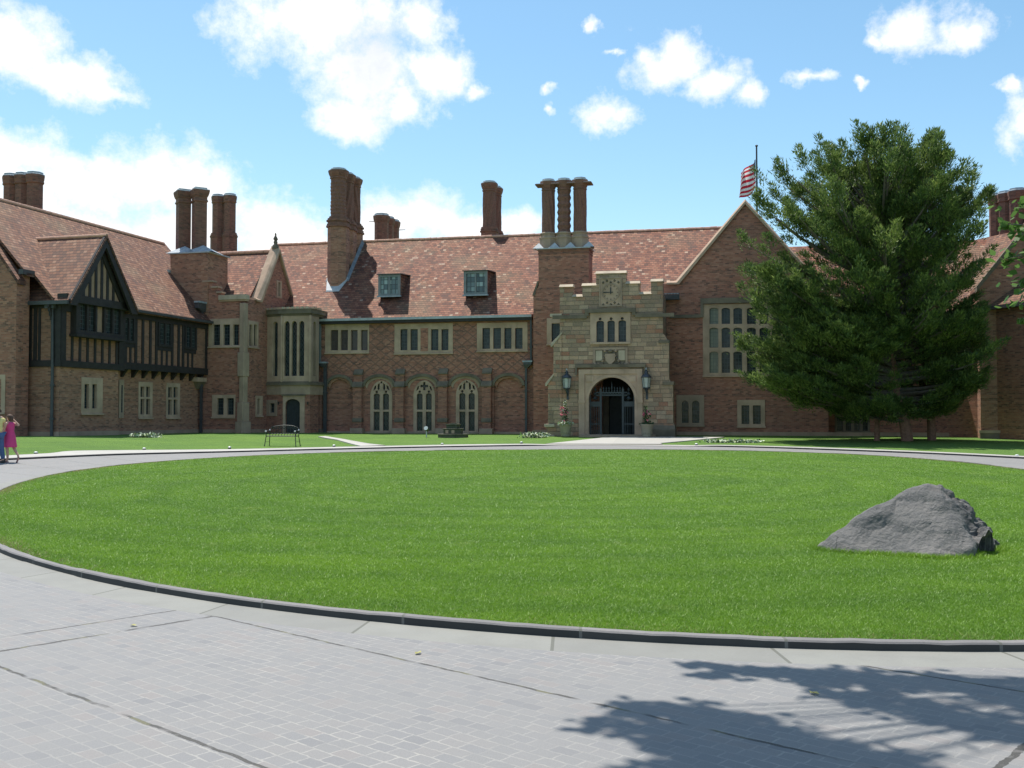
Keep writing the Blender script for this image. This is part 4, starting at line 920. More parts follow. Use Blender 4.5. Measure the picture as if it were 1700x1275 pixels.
o.box(L, box0-.08, box1+.08, bB, bB+.46, bz0-.12, bz0+.02, 'timber'); o.box(L, box0-.06, box1+.06, bB, bB+.42, bz1-.02, bz1+.1, 'timber')
w = o.build('bay_window', HOUSE); MB().box(L, box0+.1, box1-.1, bB+.18, bB+.20, bz0+.1, bz1-.1, 'glass').build('glass', w)
MB().box(L, lt[2][0][0], lt[2][1][0], bB+.203, bB+.212, bz0+.2, bz1-.2, 'plaster').build('blind', w)
# its roof
o = MB(); bbk = brW+1.2; sec = [(gc-hwid-.05, gz0-.02), (gc, gzt), (gc+hwid+.05, gz0-.02)]
vs = [L.pt(a, bB+.46, z) for a, z in sec]+[L.pt(a, bbk if i == 1 else -3.6, z) for i, (a, z) in enumerate(sec)]
bR = bJ+.35-(gzt-zeW)/tW+(-.8)
vs = [L.pt(a, bB+.83, z) for a, z in sec]+[L.pt(sec[0][0], -.8, sec[0][1]), L.pt(sec[1][0], bR, sec[1][1]), L.pt(sec[2][0], bJ+.35-(gz0-zeW)/tW-.8, sec[2][1])]
vs += [(x, y, z-.16) for x, y, z in vs]
o.add(vs, [(0, 1, 4, 3), (1, 2, 5, 4), (6, 9, 10, 7), (7, 10, 11, 8), (0, 3, 9, 6), (2, 8, 11, 5), (0, 6, 7, 1), (1, 7, 8, 2), (3, 4, 10, 9), (4, 5, 11, 10)], 'tile_far'); r2 = o.build('roof', HOUSE)
o = MB(); n = int((bB+.8-bR)/.42)
for i in range(n): o.tube(L.pt(gc, bB+.80-i*.42, gzt-.02), L.pt(gc, bB+.39-i*.42, gzt-.02), .09, .10, 'ridge', 8)
o.build('ridge_tiles', r2)
o = MB(); q0 = gc-hwid; o.box(L, q0-.22, q0-.02, -.8, bB+.72, gz0-.22, gz0-.04, 'pipe'); o.build('gutter', HOUSE)
# near block with its parapet gable on the left edge
zNe = L.at(40, 474, bN+.2)[1]
o = MB(); LNN = Fr(L.pt(aN0, 0, 0)[:2], L_ANG-90)
zG0 = LNN.at(27, 468)[1]; g1 = LNN.at(0, 428)
slope = (g1[1]-zG0)/(LNN.at(27, 468)[0]-g1[0])
aa = bN
o.plate(LNN, [(aa-14, ZB), (aa, ZB), (aa, zG0), (aa-4.5, zG0+4.5*slope), (aa-9, zG0), (aa-14, zG0)], 0, -.4, 'brick'); 
o.box(L, aN0+.41, aB0-.3, bN-.4, bN-.0, ZB, wroof(bN)-.25, 'brick'); o.build('wall', HOUSE)
o = MB(); o.plate(LNN, [(aa+.12, zG0-.12), (aa+.12, zG0+.10), (aa-4.5, zG0+.12+4.6*slope), (aa-9.1, zG0+.1), (aa-9.1, zG0-.12), (aa-4.5, zG0-.15+4.6*slope)], .08, -.45, 'tile_far'); o.build('gable_coping', HOUSE)
window(LNN, (-22, 622, 9, 687), lights([(-17, -9), (-5, 2.5)], 630, 678), HOUSE, stone='stone')
MB().box(L, aN0+.1, aB0-.25, bN, bN+.25, wroof(bN)-.36, wroof(bN)-.12, 'pipe').build('gutter', HOUSE)
o = MB(); o.box(L, aB0-.02, L.at(196, 650, bB)[0]+.05, bB, bB+.08, ZB, L.at(140, 716, bB)[1], 'stone_grey'); o.box(L, L.at(197, 650)[0], -.1, 0, .07, ZB, L.at(260, 714.3)[1], 'stone_grey'); o.box(LN, -1.5, bB+.08, 0, .08, ZB, L.at(140, 716, bB)[1], 'stone_grey'); o.box(LNN, aa-14, aa+.06, 0, .07, ZB, LNN.at(10, 720)[1], 'stone_grey'); o.build('plinth', HOUSE)
x_ = LN.at(87, 650, .12)[0]; o = MB(); o.tube(LN.pt(x_, .14, .3), LN.pt(x_, .14, zb0+.1), .075, .075, 'pipe', 10)
for z in (1.4, 3.0): o.tube(LN.pt(x_, .14, z), LN.pt(x_, .14, z+.1), .11, .11, 'pipe', 10)
q = LN.rect(77, 503, 92, 512, .14); o.box(LN, q[0], q[1], .03, .28, q[2], q[3], 'pipe'); o.tube(LN.pt(x_-.05, .14, q[2]), LN.pt(x_, .14, zb0), .06, .06, 'pipe', 8); o.build('downpipe', HOUSE)
downpipe(L, 335.3, 512, 722, .22, (327, 503, 349, 517), .075)
o = MB(); q = L.rect(318, 627, 333, 634, .0); o.box(L, q[0], -.02, 0, .42, q[2], q[3], 'stone'); q2 = L.rect(321, 634, 333, 646, 0); o.hexa([L.pt(q2[0]+.25, 0, q2[2]), L.pt(-.02, 0, q2[2]), L.pt(-.02, .1, q2[2]), L.pt(q2[0]+.25, .1, q2[2]), L.pt(q2[0], 0, q[2]), L.pt(-.02, 0, q[2]), L.pt(-.02, .36, q[2]), L.pt(q2[0], .36, q[2])], 'stone_dark'); o.build('stone_corbel', HOUSE)
# C5: stack with two diamond set shafts between wing and tower
cb = -.0; x0, x1_ = TF.at(283, 470, cb)[0], TF.at(346.5, 470, cb)[0]; zt = TF.at(315, 421, cb)[1]; zb5 = TF.at(315, 520, cb)[1]
zl = TF.at(285, 462, cb)[1]
o = MB(); o.plate(TF, [(x0+.06, zl-.2), (x0+1.6, zb5-.3), (x1_, zb5-.3), (x1_-.05, zt), (x0, zt)], .05, -2.2, 'brick_warm'); c5 = o.build('chimney', HOUSE, 'stack with two diamond set shafts between timber wing and gabled tower')
o = MB(); o.box(TF, x0-.10, x1_+.10, -2.3, .15, zt, zt+.07, 'leadpale')
for f in (.26, .74): xq = x0+(x1_-x0)*f; o.add([TF.pt(xq-1.0, .1, zt+.07), TF.pt(xq+1.0, .1, zt+.07), TF.pt(xq+.7, -1.9, zt+.07), TF.pt(xq-.7, -1.9, zt+.07), TF.pt(xq, -.45, zt+.55)], [(0, 1, 4), (1, 2, 4), (2, 3, 4), (3, 0, 4)], 'lead')
o.build('flashing', c5)
o = MB(); 
p0 = (x0-.06, zl+.1); p1 = (x0+1.62, zb5-.35)
o.plate(TF, [(p0[0]-.1, p0[1]), (p1[0]-.1, p1[1]), (p1[0]+.18, p1[1]), (p0[0]+.18, p0[1])], .22, .05, 'pipe'); o.box(TF, x0-.2, x0+.03, -.3, .25, zl+.0, zl+.5, 'leadpale'); o.build('flashing', c5)
for px_, yt in ((304.5, 318), (331, 315.5)):
    xq = TF.at(px_, 360, -1.0)[0]; zq = TF.at(px_, yt, -1.0)[1]; shaft(c5, TF.pt(xq, -1.0, 0), zt+.07, zq, .52, 'square')
# C6 behind the tower, C7 behind the left ridge
bq = -9.0; c6 = MB(); xq0, xq1 = TF.at(362, 370, bq)[0], TF.at(381.5, 370, bq)[0]; zt6 = TF.at(371, 325.5, bq)[1]; zm6 = TF.at(371, 394, bq)[1]
for xq in (xq0, xq1): c6.prism(oct_pts(TF.pt(xq, bq, 0)[:2], .52), 8, zm6, 'brick_chim')
for dz, r in ((0, .56), (.1, .52), (.2, .48)):
    for xq in (xq0, xq1): c6.prism(oct_pts(TF.pt(xq, bq, 0)[:2], r), zm6+dz-.02, zm6+dz+.1, 'brick_chim')
c6 = c6.build('chimney', HOUSE, 'chimney of two plain octagonal shafts behind the gabled tower roof')
for xq in (xq0, xq1): shaft(c6, TF.pt(xq, bq, 0), zm6+.25, zt6, .40, 'plain')
bq = brW-2.0
c7 = MB(); a7 = L.at(38.5, 320, bq)[0]; ss = [bq-.76, bq, bq+.76]; zt7 = L.at(38, 291, bq)[1]
for b_ in ss: c7.prism(oct_pts(L.pt(a7, b_, 0)[:2], .47), 8, zt7-2.6, 'brick_chim')
c7 = c7.build('chimney', HOUSE, 'three plain octagonal shafts behind the left roof ridge')
for b_ in ss: shaft(c7, L.pt(a7, b_, 0), zt7-2.7, zt7, .43, 'plain')

# ---- right wing
RW_ANG = -58.5
pr0 = on_y(1600, 690, 58.5); RW = Fr((pr0[0], pr0[1]), RW_ANG)
zeR = RW.at(1580, 516, .3)[1]; brR2, zrR2 = pitch_ridge(RW, 1620, 398, .3, zeR, 42)
gable_roof(RW, -9, 16, .3, zeR, brR2, zrR2, .16, 'tile_far').build('roof', HOUSE)
MB().box(RW, -7, 16, -.4, 0, ZB, zeR-.1, 'brick').build('wall', HOUSE)
MB().box(RW, -7, 14, .15, .38, zeR-.2, zeR-.02, 'pipe').build('gutter', HOUSE)
o = MB(); bq = brR2-.6
sxs = [RW.at(x, 350, bq)[0] for x in (1655.5, 1671, 1689)]; zt8 = RW.at(1672, 321, bq)[1]
for a in sxs: o.prism(oct_pts(RW.pt(a, bq, 0)[:2], .48), 7, zt8-2.6, 'brick_chim')
c8 = o.build('chimney', HOUSE, 'three plain octagonal shafts behind the right wing roof')
for a in sxs: shaft(c8, RW.pt(a, bq, 0), zt8-2.7, zt8, .44, 'plain')
Q = Fr((0, 57.4), -4)
qa0 = Q.at(1627, 600)[0]; qz0 = Q.at(1631, 476)[1]; qap = Q.at(1700, 384); sl = (qap[1]-qz0)/(qap[0]-qa0); qc = qa0+5.2
qh = [window(Q, (1678, 648, 1706, 704), [(a, y0, b, y1) for a, b in ((1684.5, 1693), (1696, 1703)) for y0, y1 in ((655, 675), (678, 700))], HOUSE, stone='stone_grey')]
o = MB(); o.plate(Q, [(qa0, ZB), (qc*2-qa0, ZB), (qc*2-qa0, qz0), (qc, qz0+sl*(qc-qa0)), (qa0, qz0)], 0, -.5, 'brick_warm', qh); o.box(Q, qa0, qa0+.5, -7, -.501, ZB, qz0-.1, 'brick_warm'); o.build('wall', HOUSE, 'brick gable of the right wing')
o = MB(); o.plate(Q, [(qa0-.12, qz0-.25), (qa0-.12, qz0+.02), (qc, qz0+.15+sl*(qc-qa0+.1)), (2*qc-qa0+.1, qz0), (2*qc-qa0+.1, qz0-.25), (qc, qz0-.3+sl*(qc-qa0+.1))], .1, -.6, 'stone_dark'); o.build('gable_coping', HOUSE)
vs = [Q.pt(qa0-.1, -.55, qz0-.02), Q.pt(qc, -.55, qz0-.02+sl*(qc-qa0+.1)), Q.pt(2*qc-qa0+.1, -.55, qz0), Q.pt(qa0-.1, -9, qz0-.02), Q.pt(qc, -12, qz0-.02+sl*(qc-qa0+.1)), Q.pt(2*qc-qa0+.1, -12, qz0)]
vs += [(x, y, z-.16) for x, y, z in vs]
MB().add(vs, [(0, 1, 4, 3), (1, 2, 5, 4), (6, 9, 10, 7), (7, 10, 11, 8), (0, 3, 9, 6), (2, 8, 11, 5), (0, 6, 7, 1), (1, 7, 8, 2), (3, 4, 10, 9), (4, 5, 11, 10)], 'tile_far').build('roof', HOUSE)
o = MB(); q = Q.rect(1691, 500, 1712, 620); o.box(Q, q[0], q[1], 0, .35, q[2], q[3], 'stone_grey'); q = Q.rect(1620, 716, 1720, 719); o.box(Q, qa0-.1, qc*2-qa0, 0, .14, q[2], q[3]+.05, 'stone_grey'); o.box(Q, qa0-.05, qc*2-qa0, 0, .09, ZB, q[2], 'stone_dark'); o.build('plinth', HOUSE)

# ---- stone porch
def PX(x, b=0.0): return P_.at(x, 640, b)[0]
def PZ(y, b=0.0): return P_.at(1014, y, b)[1]
pz0 = float(T(-3, 57))-.02
xl, xr_ = PX(929.5), PX(1101)
merl = [(929.5, 951, 474.5), (951, 967, 491.5), (967, 990, 473.5), (990, 1040, 454), (1040, 1062.5, 472), (1062.5, 1081.5, 490), (1081.5, 1101, 469.5)]
zpar = PZ(510)
ax0, ax1 = PX(977.5), PX(1053.5); za_t, za_s = PZ(626.5), PZ(664)
arch = archp(ax0, ax1, ZB, za_s, za_t, 12, 2.0, .52)
outl = [(xl, ZB), (xr_, ZB)]
for x0, x1, y in merl[::-1]: outl += [(PX(x1), PZ(y)), (PX(x0), PZ(y))]
f0, f1, f2, f3 = P_.rect(980, 518.5, 1047, 571)
o = MB(); o.plate(P_, outl, 0, -.6, 'ashlar', [arch, rp(f0+.01, f1-.01, f2+.01, f3-.01)])
o.box(P_, xl, xl+.6, -4.0, -.6, ZB, PZ(491.5), 'ashlar'); o.box(P_, xr_-.6, xr_, -4.0, -.6, ZB, PZ(490), 'ashlar')
porch = o.build('porch', HOUSE, 'battlemented stone entrance porch with a clock over the arch')
o = MB()
for x0, x1, y in merl:
    a0, a1, z = PX(x0), PX(x1), PZ(y)
    o.hexa([P_.pt(a0-.04, -.66, z), P_.pt(a1+.04, -.66, z), P_.pt(a1+.04, .09, z), P_.pt(a0-.04, .09, z), P_.pt(a0-.02, -.5, z+.16), P_.pt(a1+.02, -.5, z+.16), P_.pt(a1+.02, -.1, z+.16), P_.pt(a0-.02, -.1, z+.16)], 'stone_light')
o.build('battlement_coping', porch, bevel=.01)
# string course stepping over the window as a label
o = MB(); za, zb2 = PZ(529), PZ(522)
pts = lambda y0, y1: (PZ(y1), PZ(y0))
o.box(P_, PX(918), PX(975), 0, .14, *pts(522, 528), 'stone_dark'); o.box(P_, PX(1055), PX(1120), 0, .14, *pts(522, 528), 'stone_dark')
o.box(P_, PX(972), PX(1056), 0, .18, *pts(512.5, 519), 'stone_dark'); o.box(P_, PX(972), PX(978), 0, .16, PZ(524), PZ(519), 'stone_dark'); o.box(P_, PX(1050), PX(1056), 0, .16, PZ(524), PZ(519), 'stone_dark')
q = P_.rect(913.5, 521, 933, 526); o.box(P_, q[0], q[1], -.5, .1, q[2], q[3], 'stone_light'); o.build('string_course', porch)
# window over the door
o = MB(); ls = []
for x0, x1 in ((990.5, 1003), (1009, 1021), (1027.2, 1039.8)):
    l0, l1 = PX(x0), PX(x1); ls.append(archp(l0, l1, PZ(569), PZ(535), PZ(532), 4)); ls.append(polar_poly((l0+l1)/2, PZ(529.2), .085, 6))
o.plate(P_, rp(f0, f1, f2, f3), .05, -.13, 'stone', ls); o.box(P_, f0, f1, .05, .14, f2-.02, f2+.10, 'stone'); w = o.build('window', porch, bevel=.01)
MB().box(P_, f0+.1, f1-.1, -.18, -.15, f2+.05, f3-.05, 'glass').build('glass', porch)
# carved panel with a shield below the window
o = MB(); q = P_.rect(985, 577, 1042, 611); o.plate(P_, rp(*q), .07, -.05, 'stone_grey', [rp(q[0]+.12, q[1]-.12, q[2]+.12, q[3]-.12)]); o.box(P_, q[0]+.1, q[1]-.1, -.04, .01, q[2]+.1, q[3]-.1, 'stone_dark')
for s in (0, 1): a = q[0]+.14 if s == 0 else q[1]-.14-.36; o.box(P_, a, a+.36, .0, .05, q[2]+.42, q[3]-.16, 'stone_light')
c = (q[0]+q[1])/2; zc = (q[2]+q[3])/2
o.plate(P_, [(c, zc-.42), (c+.26, zc-.15), (c+.28, zc+.22), (c-.28, zc+.22), (c-.26, zc-.15)], .12, .0, 'stone_grey'); o.lathe((P_.pt(c, .03, zc+.30)), [(.12, 0), (.16, .08), (.06, .16)], 'stone_dark', 8)
for s in (-1, 1):
    for i in range(7):
        t = i/6; p = P_.pt(c+s*(.34+.12*math.sin(t*6)), .05, zc-.42+.80*t); o.lathe(p, [(.04, -.07), (.10, 0), (.04, .07)], 'stone_dark' if i % 2 else 'stone_grey', 6)
    for i in range(4): p = P_.pt(c+s*(.5+.16*i), .04, q[2]+.22+.03*(i % 2)); o.lathe(p, [(.03, -.05), (.085, 0), (.03, .05)], 'stone_grey', 6)
o.build('carved_panel', porch)
# door surround
o = MB(); q = P_.rect(961, 613, 1067, 731); sp = P_.rect(971, 621, 1058, 663)
o.plate(P_, rp(q[0], q[1], ZB, q[3]), .10, -.02, 'stone', [rp(sp[0], sp[1], ZB+.01, sp[3])])
o.plate(P_, rp(sp[0], sp[1], ZB+.01, sp[3]), .035, -.03, 'stone', [archp(ax0, ax1, ZB+.02, za_s, za_t, 12, 2.0, .52)])
N = archp(ax0, ax1, ZB, za_s, za_t, 12, 2.0, .52)[2:]; Nn = archp(ax0-.17, ax1+.17, ZB, za_s, za_t+.17, 12, 2.0, .52)[2:]
o.plate(P_, Nn+N[::-1], .075, -.02, 'stone')
for s, (x0, x1) in enumerate(((973.5, 986), (1045, 1056))):
    u = P_.rect(x0, 624, x1, 634); o.box(P_, u[0], u[1], .03, .08, u[2], u[3], 'stone')
lz = PZ(607.5); o.box(P_, PX(955.5), PX(1072.5), .0, .17, lz-.09, lz+.10, 'stone_dark'); o.box(P_, PX(955.5), PX(958.5), .0, .15, PZ(622), lz-.09, 'stone_dark'); o.box(P_, PX(1069.5), PX(1072.5), .0, .15, PZ(622), lz-.09, 'stone_dark')
o.box(P_, q[0]-.02, sp[0]+.02, .10, .14, PZ(669), PZ(664), 'stone'); o.box(P_, sp[1]-.02, q[1]+.02, .10, .14, PZ(669), PZ(664), 'stone')
o.build('door_surround', porch, bevel=.012)
# clock
o = MB(); q = P_.rect(995, 460.5, 1032.5, 509); o.plate(P_, rp(*q), .06, -.02, 'stone_grey', [rp(q[0]+.07, q[1]-.07, q[2]+.07, q[3]-.07)]); o.box(P_, q[0]+.05, q[1]-.05, -.01, .012, q[2]+.05, q[3]-.05, 'stone')
c, zc = P_.at(1014, 485.5)
o.plate(P_, polar_poly(c, zc, .50, 24), .045, .0, 'stone_grey', [polar_poly(c, zc, .44, 24)[::-1]])
for i in range(12):
    a = 2*math.pi*i/12; ca, sa = math.cos(a), math.sin(a); o.plate(P_, [(c+ca*.34-sa*.018, zc+sa*.34+ca*.018), (c+ca*.34+sa*.018, zc+sa*.34-ca*.018), (c+ca*.42+sa*.018, zc+sa*.42-ca*.018), (c+ca*.42-sa*.018, zc+sa*.42+ca*.018)], .04, .0, 'stone_dark')
for dz in (-.62, .60):
    for i in range(5):
        for r_, t in ((.075, 'stone_dark'), (.045, 'stone')):
            p = P_.pt(c-.42+.21*i, .02, zc+dz+.05*((i % 2)*2-1)); o.lathe(p, [(.01, -r_), (r_, 0), (.01, r_)], t, 6)
ck = o.build('clock', porch)
o = MB(); o.plate(P_, [(c-.022, zc-.1), (c+.022, zc-.1), (c+.03, zc+.24), (c, zc+.31), (c-.03, zc+.24)], .085, .06, 'iron'); o.plate(P_, [(c+.14, zc-.02), (c+.14, zc+.02), (c-.36, zc+.028), (c-.43, zc), (c-.36, zc-.028)], .10, .087, 'iron'); o.build('clock_hands', porch)
# buttresses: left one lit on its flank, right one stepping the other way
def buttress_profile(pts, y0, y1, m='ashlar', fr=P_):
    o = MB(); o.plate(fr, pts, y0, y1, m); return o
Lp = [(PX(933), PZ(553)), (PX(917), PZ(572)), (PX(919), PZ(572)), (PX(919), PZ(624)), (PX(908), PZ(638)), (PX(910), PZ(638)), (PX(910), PZ(704)), (PX(905), PZ(709)), (PX(908), PZ(712)), (PX(908), PZ(722)), (PX(901), PZ(728)), (PX(901), ZB), (PX(933), ZB)]
o = MB(); o.plate(P_, Lp[::-1], .05, -.75, 'ashlar')
for (x0, y0, x1, y1) in ((934, 552, 915.5, 572.5), (920, 622, 906.5, 638.5)):
    a0, z0, a1, z1 = PX(x0), PZ(y0), PX(x1), PZ(y1); o.plate(P_, [(a0, z0), (a0, z0+.10), (a1-.03, z1+.10), (a1-.03, z1-.06), (a1+.05, z1-.06)], .10, -.80, 'stone_light')
o.box(P_, PX(904), PX(921), -.85, .12, PZ(709), PZ(704), 'stone_light'); o.box(P_, PX(900), PX(921), -.9, .16, PZ(727), PZ(722.5), 'stone_light'); o.box(P_, PX(899.5), PX(921.5), -.92, .18, ZB, PZ(727), 'stone_grey')
o.build('buttress', porch, bevel=.015)
Rp = [(PX(1097), PZ(558)), (PX(1097), ZB), (PX(1120), ZB), (PX(1120), PZ(706)), (PX(1117.5), PZ(702)), (PX(1117.5), PZ(640)), (PX(1111), PZ(630)), (PX(1111), PZ(570)), (PX(1103), PZ(556))]
o = MB(); o.plate(P_, Rp, .06, -.8, 'ashlar'); o.box(P_, PX(1094), PX(1112.5), .0, .12, PZ(571), PZ(566), 'stone_dark'); o.box(P_, PX(1100), PX(1119), -.8, .14, PZ(640), PZ(634), 'stone_dark')
o.box(P_, PX(1082), PX(1121), -.9, .22, ZB, PZ(713), 'stone_dark'); o.hexa([P_.pt(PX(1082), -.9, PZ(713)), P_.pt(PX(1121), -.9, PZ(713)), P_.pt(PX(1121), .22, PZ(713)), P_.pt(PX(1082), .22, PZ(713)), P_.pt(PX(1082), -.9, PZ(706)), P_.pt(PX(1120), -.9, PZ(706)), P_.pt(PX(1120), .07, PZ(706)), P_.pt(PX(1082), .07, PZ(706))], 'stone_dark')
o.build('buttress', porch, bevel=.015)
# porch interior, inner door, iron gate
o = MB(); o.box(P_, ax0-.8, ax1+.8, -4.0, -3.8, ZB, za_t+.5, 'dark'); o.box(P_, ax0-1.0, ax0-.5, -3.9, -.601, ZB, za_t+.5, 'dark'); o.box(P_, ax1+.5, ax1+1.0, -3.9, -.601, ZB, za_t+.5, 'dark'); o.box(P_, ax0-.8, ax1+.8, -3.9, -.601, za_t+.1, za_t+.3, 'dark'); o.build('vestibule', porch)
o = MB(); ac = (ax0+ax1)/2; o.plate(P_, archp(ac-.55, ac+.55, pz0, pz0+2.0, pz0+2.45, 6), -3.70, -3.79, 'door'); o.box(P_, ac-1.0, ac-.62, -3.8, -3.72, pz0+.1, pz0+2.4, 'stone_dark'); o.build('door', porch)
def gate_leaf(a0, a1, zt, name):
    o = MB(); b = -.30; z0 = pz0+.05; zm = PZ(674); 
    for a in (a0+.03, a1-.03): o.box(P_, a-.035, a+.035, b-.03, b+.03, z0, zt, 'iron_blue')
    for z in (z0+.05, PZ(704), zm, zm+.22): o.box(P_, a0, a1, b-.02, b+.02, z-.03, z+.03, 'iron_blue')
    n = 5
    for i in range(1, n): a = a0+(a1-a0)*i/n; o.box(P_, a-.012, a+.012, b-.012, b+.012, z0, zm+.2, 'iron_blue')
    o.box(P_, a0, a1, b-.006, b+.006, zm, zm+.2, 'iron_blue')
    for i in range(3):
        c = (a0+a1)/2; o.lathe(P_.pt(c, b, zm+.32+.24*i), [(.01, 0), (.16-.04*i, .1), (.01, .24)], 'iron_blue', 6)
    return o.build(name, porch)
gl0, gl1 = PX(979, -.3), PX(997.5, -.3); gr0, gr1 = PX(1034, -.3), PX(1053.5, -.3)
ztg = PZ(646)
gate_leaf(gl0, gl1, ztg, 'gate_panel'); gate_leaf(gr0, gr1, ztg, 'gate_panel')
o = MB(); b = -.30; o.box(P_, gl1-.25, gr0+.25, b-.03, b+.03, PZ(657), PZ(655), 'iron_blue'); o.box(P_, gl1-.25, gr0+.25, b-.03, b+.03, PZ(652.5), PZ(650.5), 'iron_blue')
for x in (gl1, gr0): o.box(P_, x-.05, x+.05, b-.04, b+.04, pz0, PZ(645), 'iron_blue')
for i in range(9): a = gl1+(gr0-gl1)*i/8; o.lathe(P_.pt(a, b, PZ(650.5)), [(.02, 0), (.05, .08), (.02, .14), (.045, .2), (.005, .3+(.28 if i == 4 else .0))], 'iron_blue', 6)
for i in range(8): a = gl1+(gr0-gl1)*(i+.5)/8; o.tube(P_.pt(a-.12, b, PZ(656)), P_.pt(a+.12, b, PZ(651)), .018, .018, 'iron_blue', 4); o.tube(P_.pt(a+.12, b, PZ(656)), P_.pt(a-.12, b, PZ(651)), .018, .018, 'iron_blue', 4)
o.build('gate_overthrow', porch)
o = MB(); q0, q1 = P_.at(960, 732, .9)[0], P_.at(1087, 732, .9)[0]; zs = pz0
o.box(P_, q0, q1, -.5, .75, zs-.2, zs+.14, 'stone_grey'); o.build('door_step', porch, bevel=.01)
o = MB(); b = .2; o.box(G, G.at(1104, 560)[0]-.08, G.at(1104, 560)[0]+.08, .02, .2, G.at(1104, 565)[1], G.at(1104, 497)[1], 'pipe'); q = G.rect(1103, 487, 1127.5, 497.5, .3); o.box(G, q[0], q[1], .02, .42, q[2], q[2]+.08, 'pipe')
for a in np.linspace(q[0], q[1], 6): o.box(G, a-.02, a+.02, .38, .42, q[2], q[3], 'pipe')
o.box(G, q[0], q[1], .38, .42, q[3]-.05, q[3], 'lead'); o.box(G, q[0], q[1], .1, .3, q[2]+.08, q[3]-.08, 'pipe'); o.build('rainwater_head', HOUSE)

# ------------------------------------------------------------------ lanterns, planters, bench and small things
M['lamp_glass'] = mat_plain('frosted_lamp_glass', (.42, .44, .42), .25, .15)
M['lampiron'] = mat_plain('blue_black_lamp_iron', (.035, .045, .06), .4, .3)
def lantern(px, label, s):
    a = PX(px, .35); loc = P_.pt(a, .38, PZ(646, .35)); t = thing('wall_lantern', label, 'lantern', loc, 'lanterns beside the porch arch'); t.scale = (.92, 1.0, .92)
    o = MB(); n = 6
    o.lathe((0, 0, 0), [(.14, 0), (.22, .05), (.22, .09)], 'lampiron', n); o.lathe((0, 0, .66), [(.30, 0), (.31, .04), (.24, .16), (.13, .24), (.10, .32), (.12, .36), (.05, .44), (.03, .48)], 'lampiron', n)
    for i in range(n):
        an = 2*math.pi*i/n; o.tube((.205*math.cos(an), .205*math.sin(an), .08), (.27*math.cos(an), .27*math.sin(an), .67), .016, .016, 'lampiron', 4)
    o.build('lantern_frame', t)
    MB().lathe((0, 0, .09), [(.19, 0), (.25, .57)], 'lamp_glass', n).build('lamp_glass', t)
    o = MB(); o.lathe((0, 0, 1.13), [(.02, 0), (.05, .04), (.02, .1), (.005, .16)], 'leadpale', 8); o.build('finial', t)
    o = MB(); o.path([(0, 0, 0), (0, .02, -.14), (.0, .14, -.24), (0, .30, -.30), (0, .38, -.5)], .035, 'lampiron'); o.path([(0, .0, -.02), (0, .30, -.02)], .03, 'lampiron'); o.box(W0, -.06, .06, -.375, -.32, -.62, .30, 'lampiron')
    o.lathe((0, 0, -.24), [(.01, 0), (.06, .08), (.09, .16), (.13, .22)], 'lampiron', 8); o.path([(s*.02, .05, .62), (s*.35, .36, .66)], .012, 'lampiron', 4)
    o.build('bracket', t); return t
lantern(941, 'black iron wall lantern left of the porch arch', -1)
lantern(1073, 'black iron wall lantern right of the porch arch', 1)

def leafcloud(mb, pts, size, mats, up=.4):
    for p in pts:
        d = Vector((rng.normal(), rng.normal(), rng.normal()+up)).normalized(); x = d.orthogonal().normalized(); y = d.cross(x); an = rng.uniform(0, 6.28)
        e = x*math.cos(an)+y*math.sin(an); f = d.cross(e); s = size*rng.uniform(.6, 1.3); P0 = Vector(p)
        mb.add([P0-e*s*.45, P0+f*s, P0+e*s*.45, P0-f*s*.15], [(0, 1, 2, 3)], mats[int(rng.integers(len(mats)))])
M['leaf_dark'] = mat_plain('dark_leaf', (.035, .075, .025), .6, .3); M['leaf_pale'] = mat_plain('pale_leaf', (.30, .36, .16), .6, .25)
M['bloom_pink'] = mat_plain('pink_bloom', (.75, .14, .22), .6, .2); M['bloom_pale'] = mat_plain('pale_pink_bloom', (.80, .38, .42), .6, .2); M['bloom_white'] = mat_plain('white_bloom', (.46, .52, .38), .6, .2)
M['terracotta'] = mat_stone('planter_stone', (.36, .31, .22), (.24, .20, .15)); M['bloom_magenta'] = mat_plain('magenta_bloom', (.36, .05, .12), .6, .2)
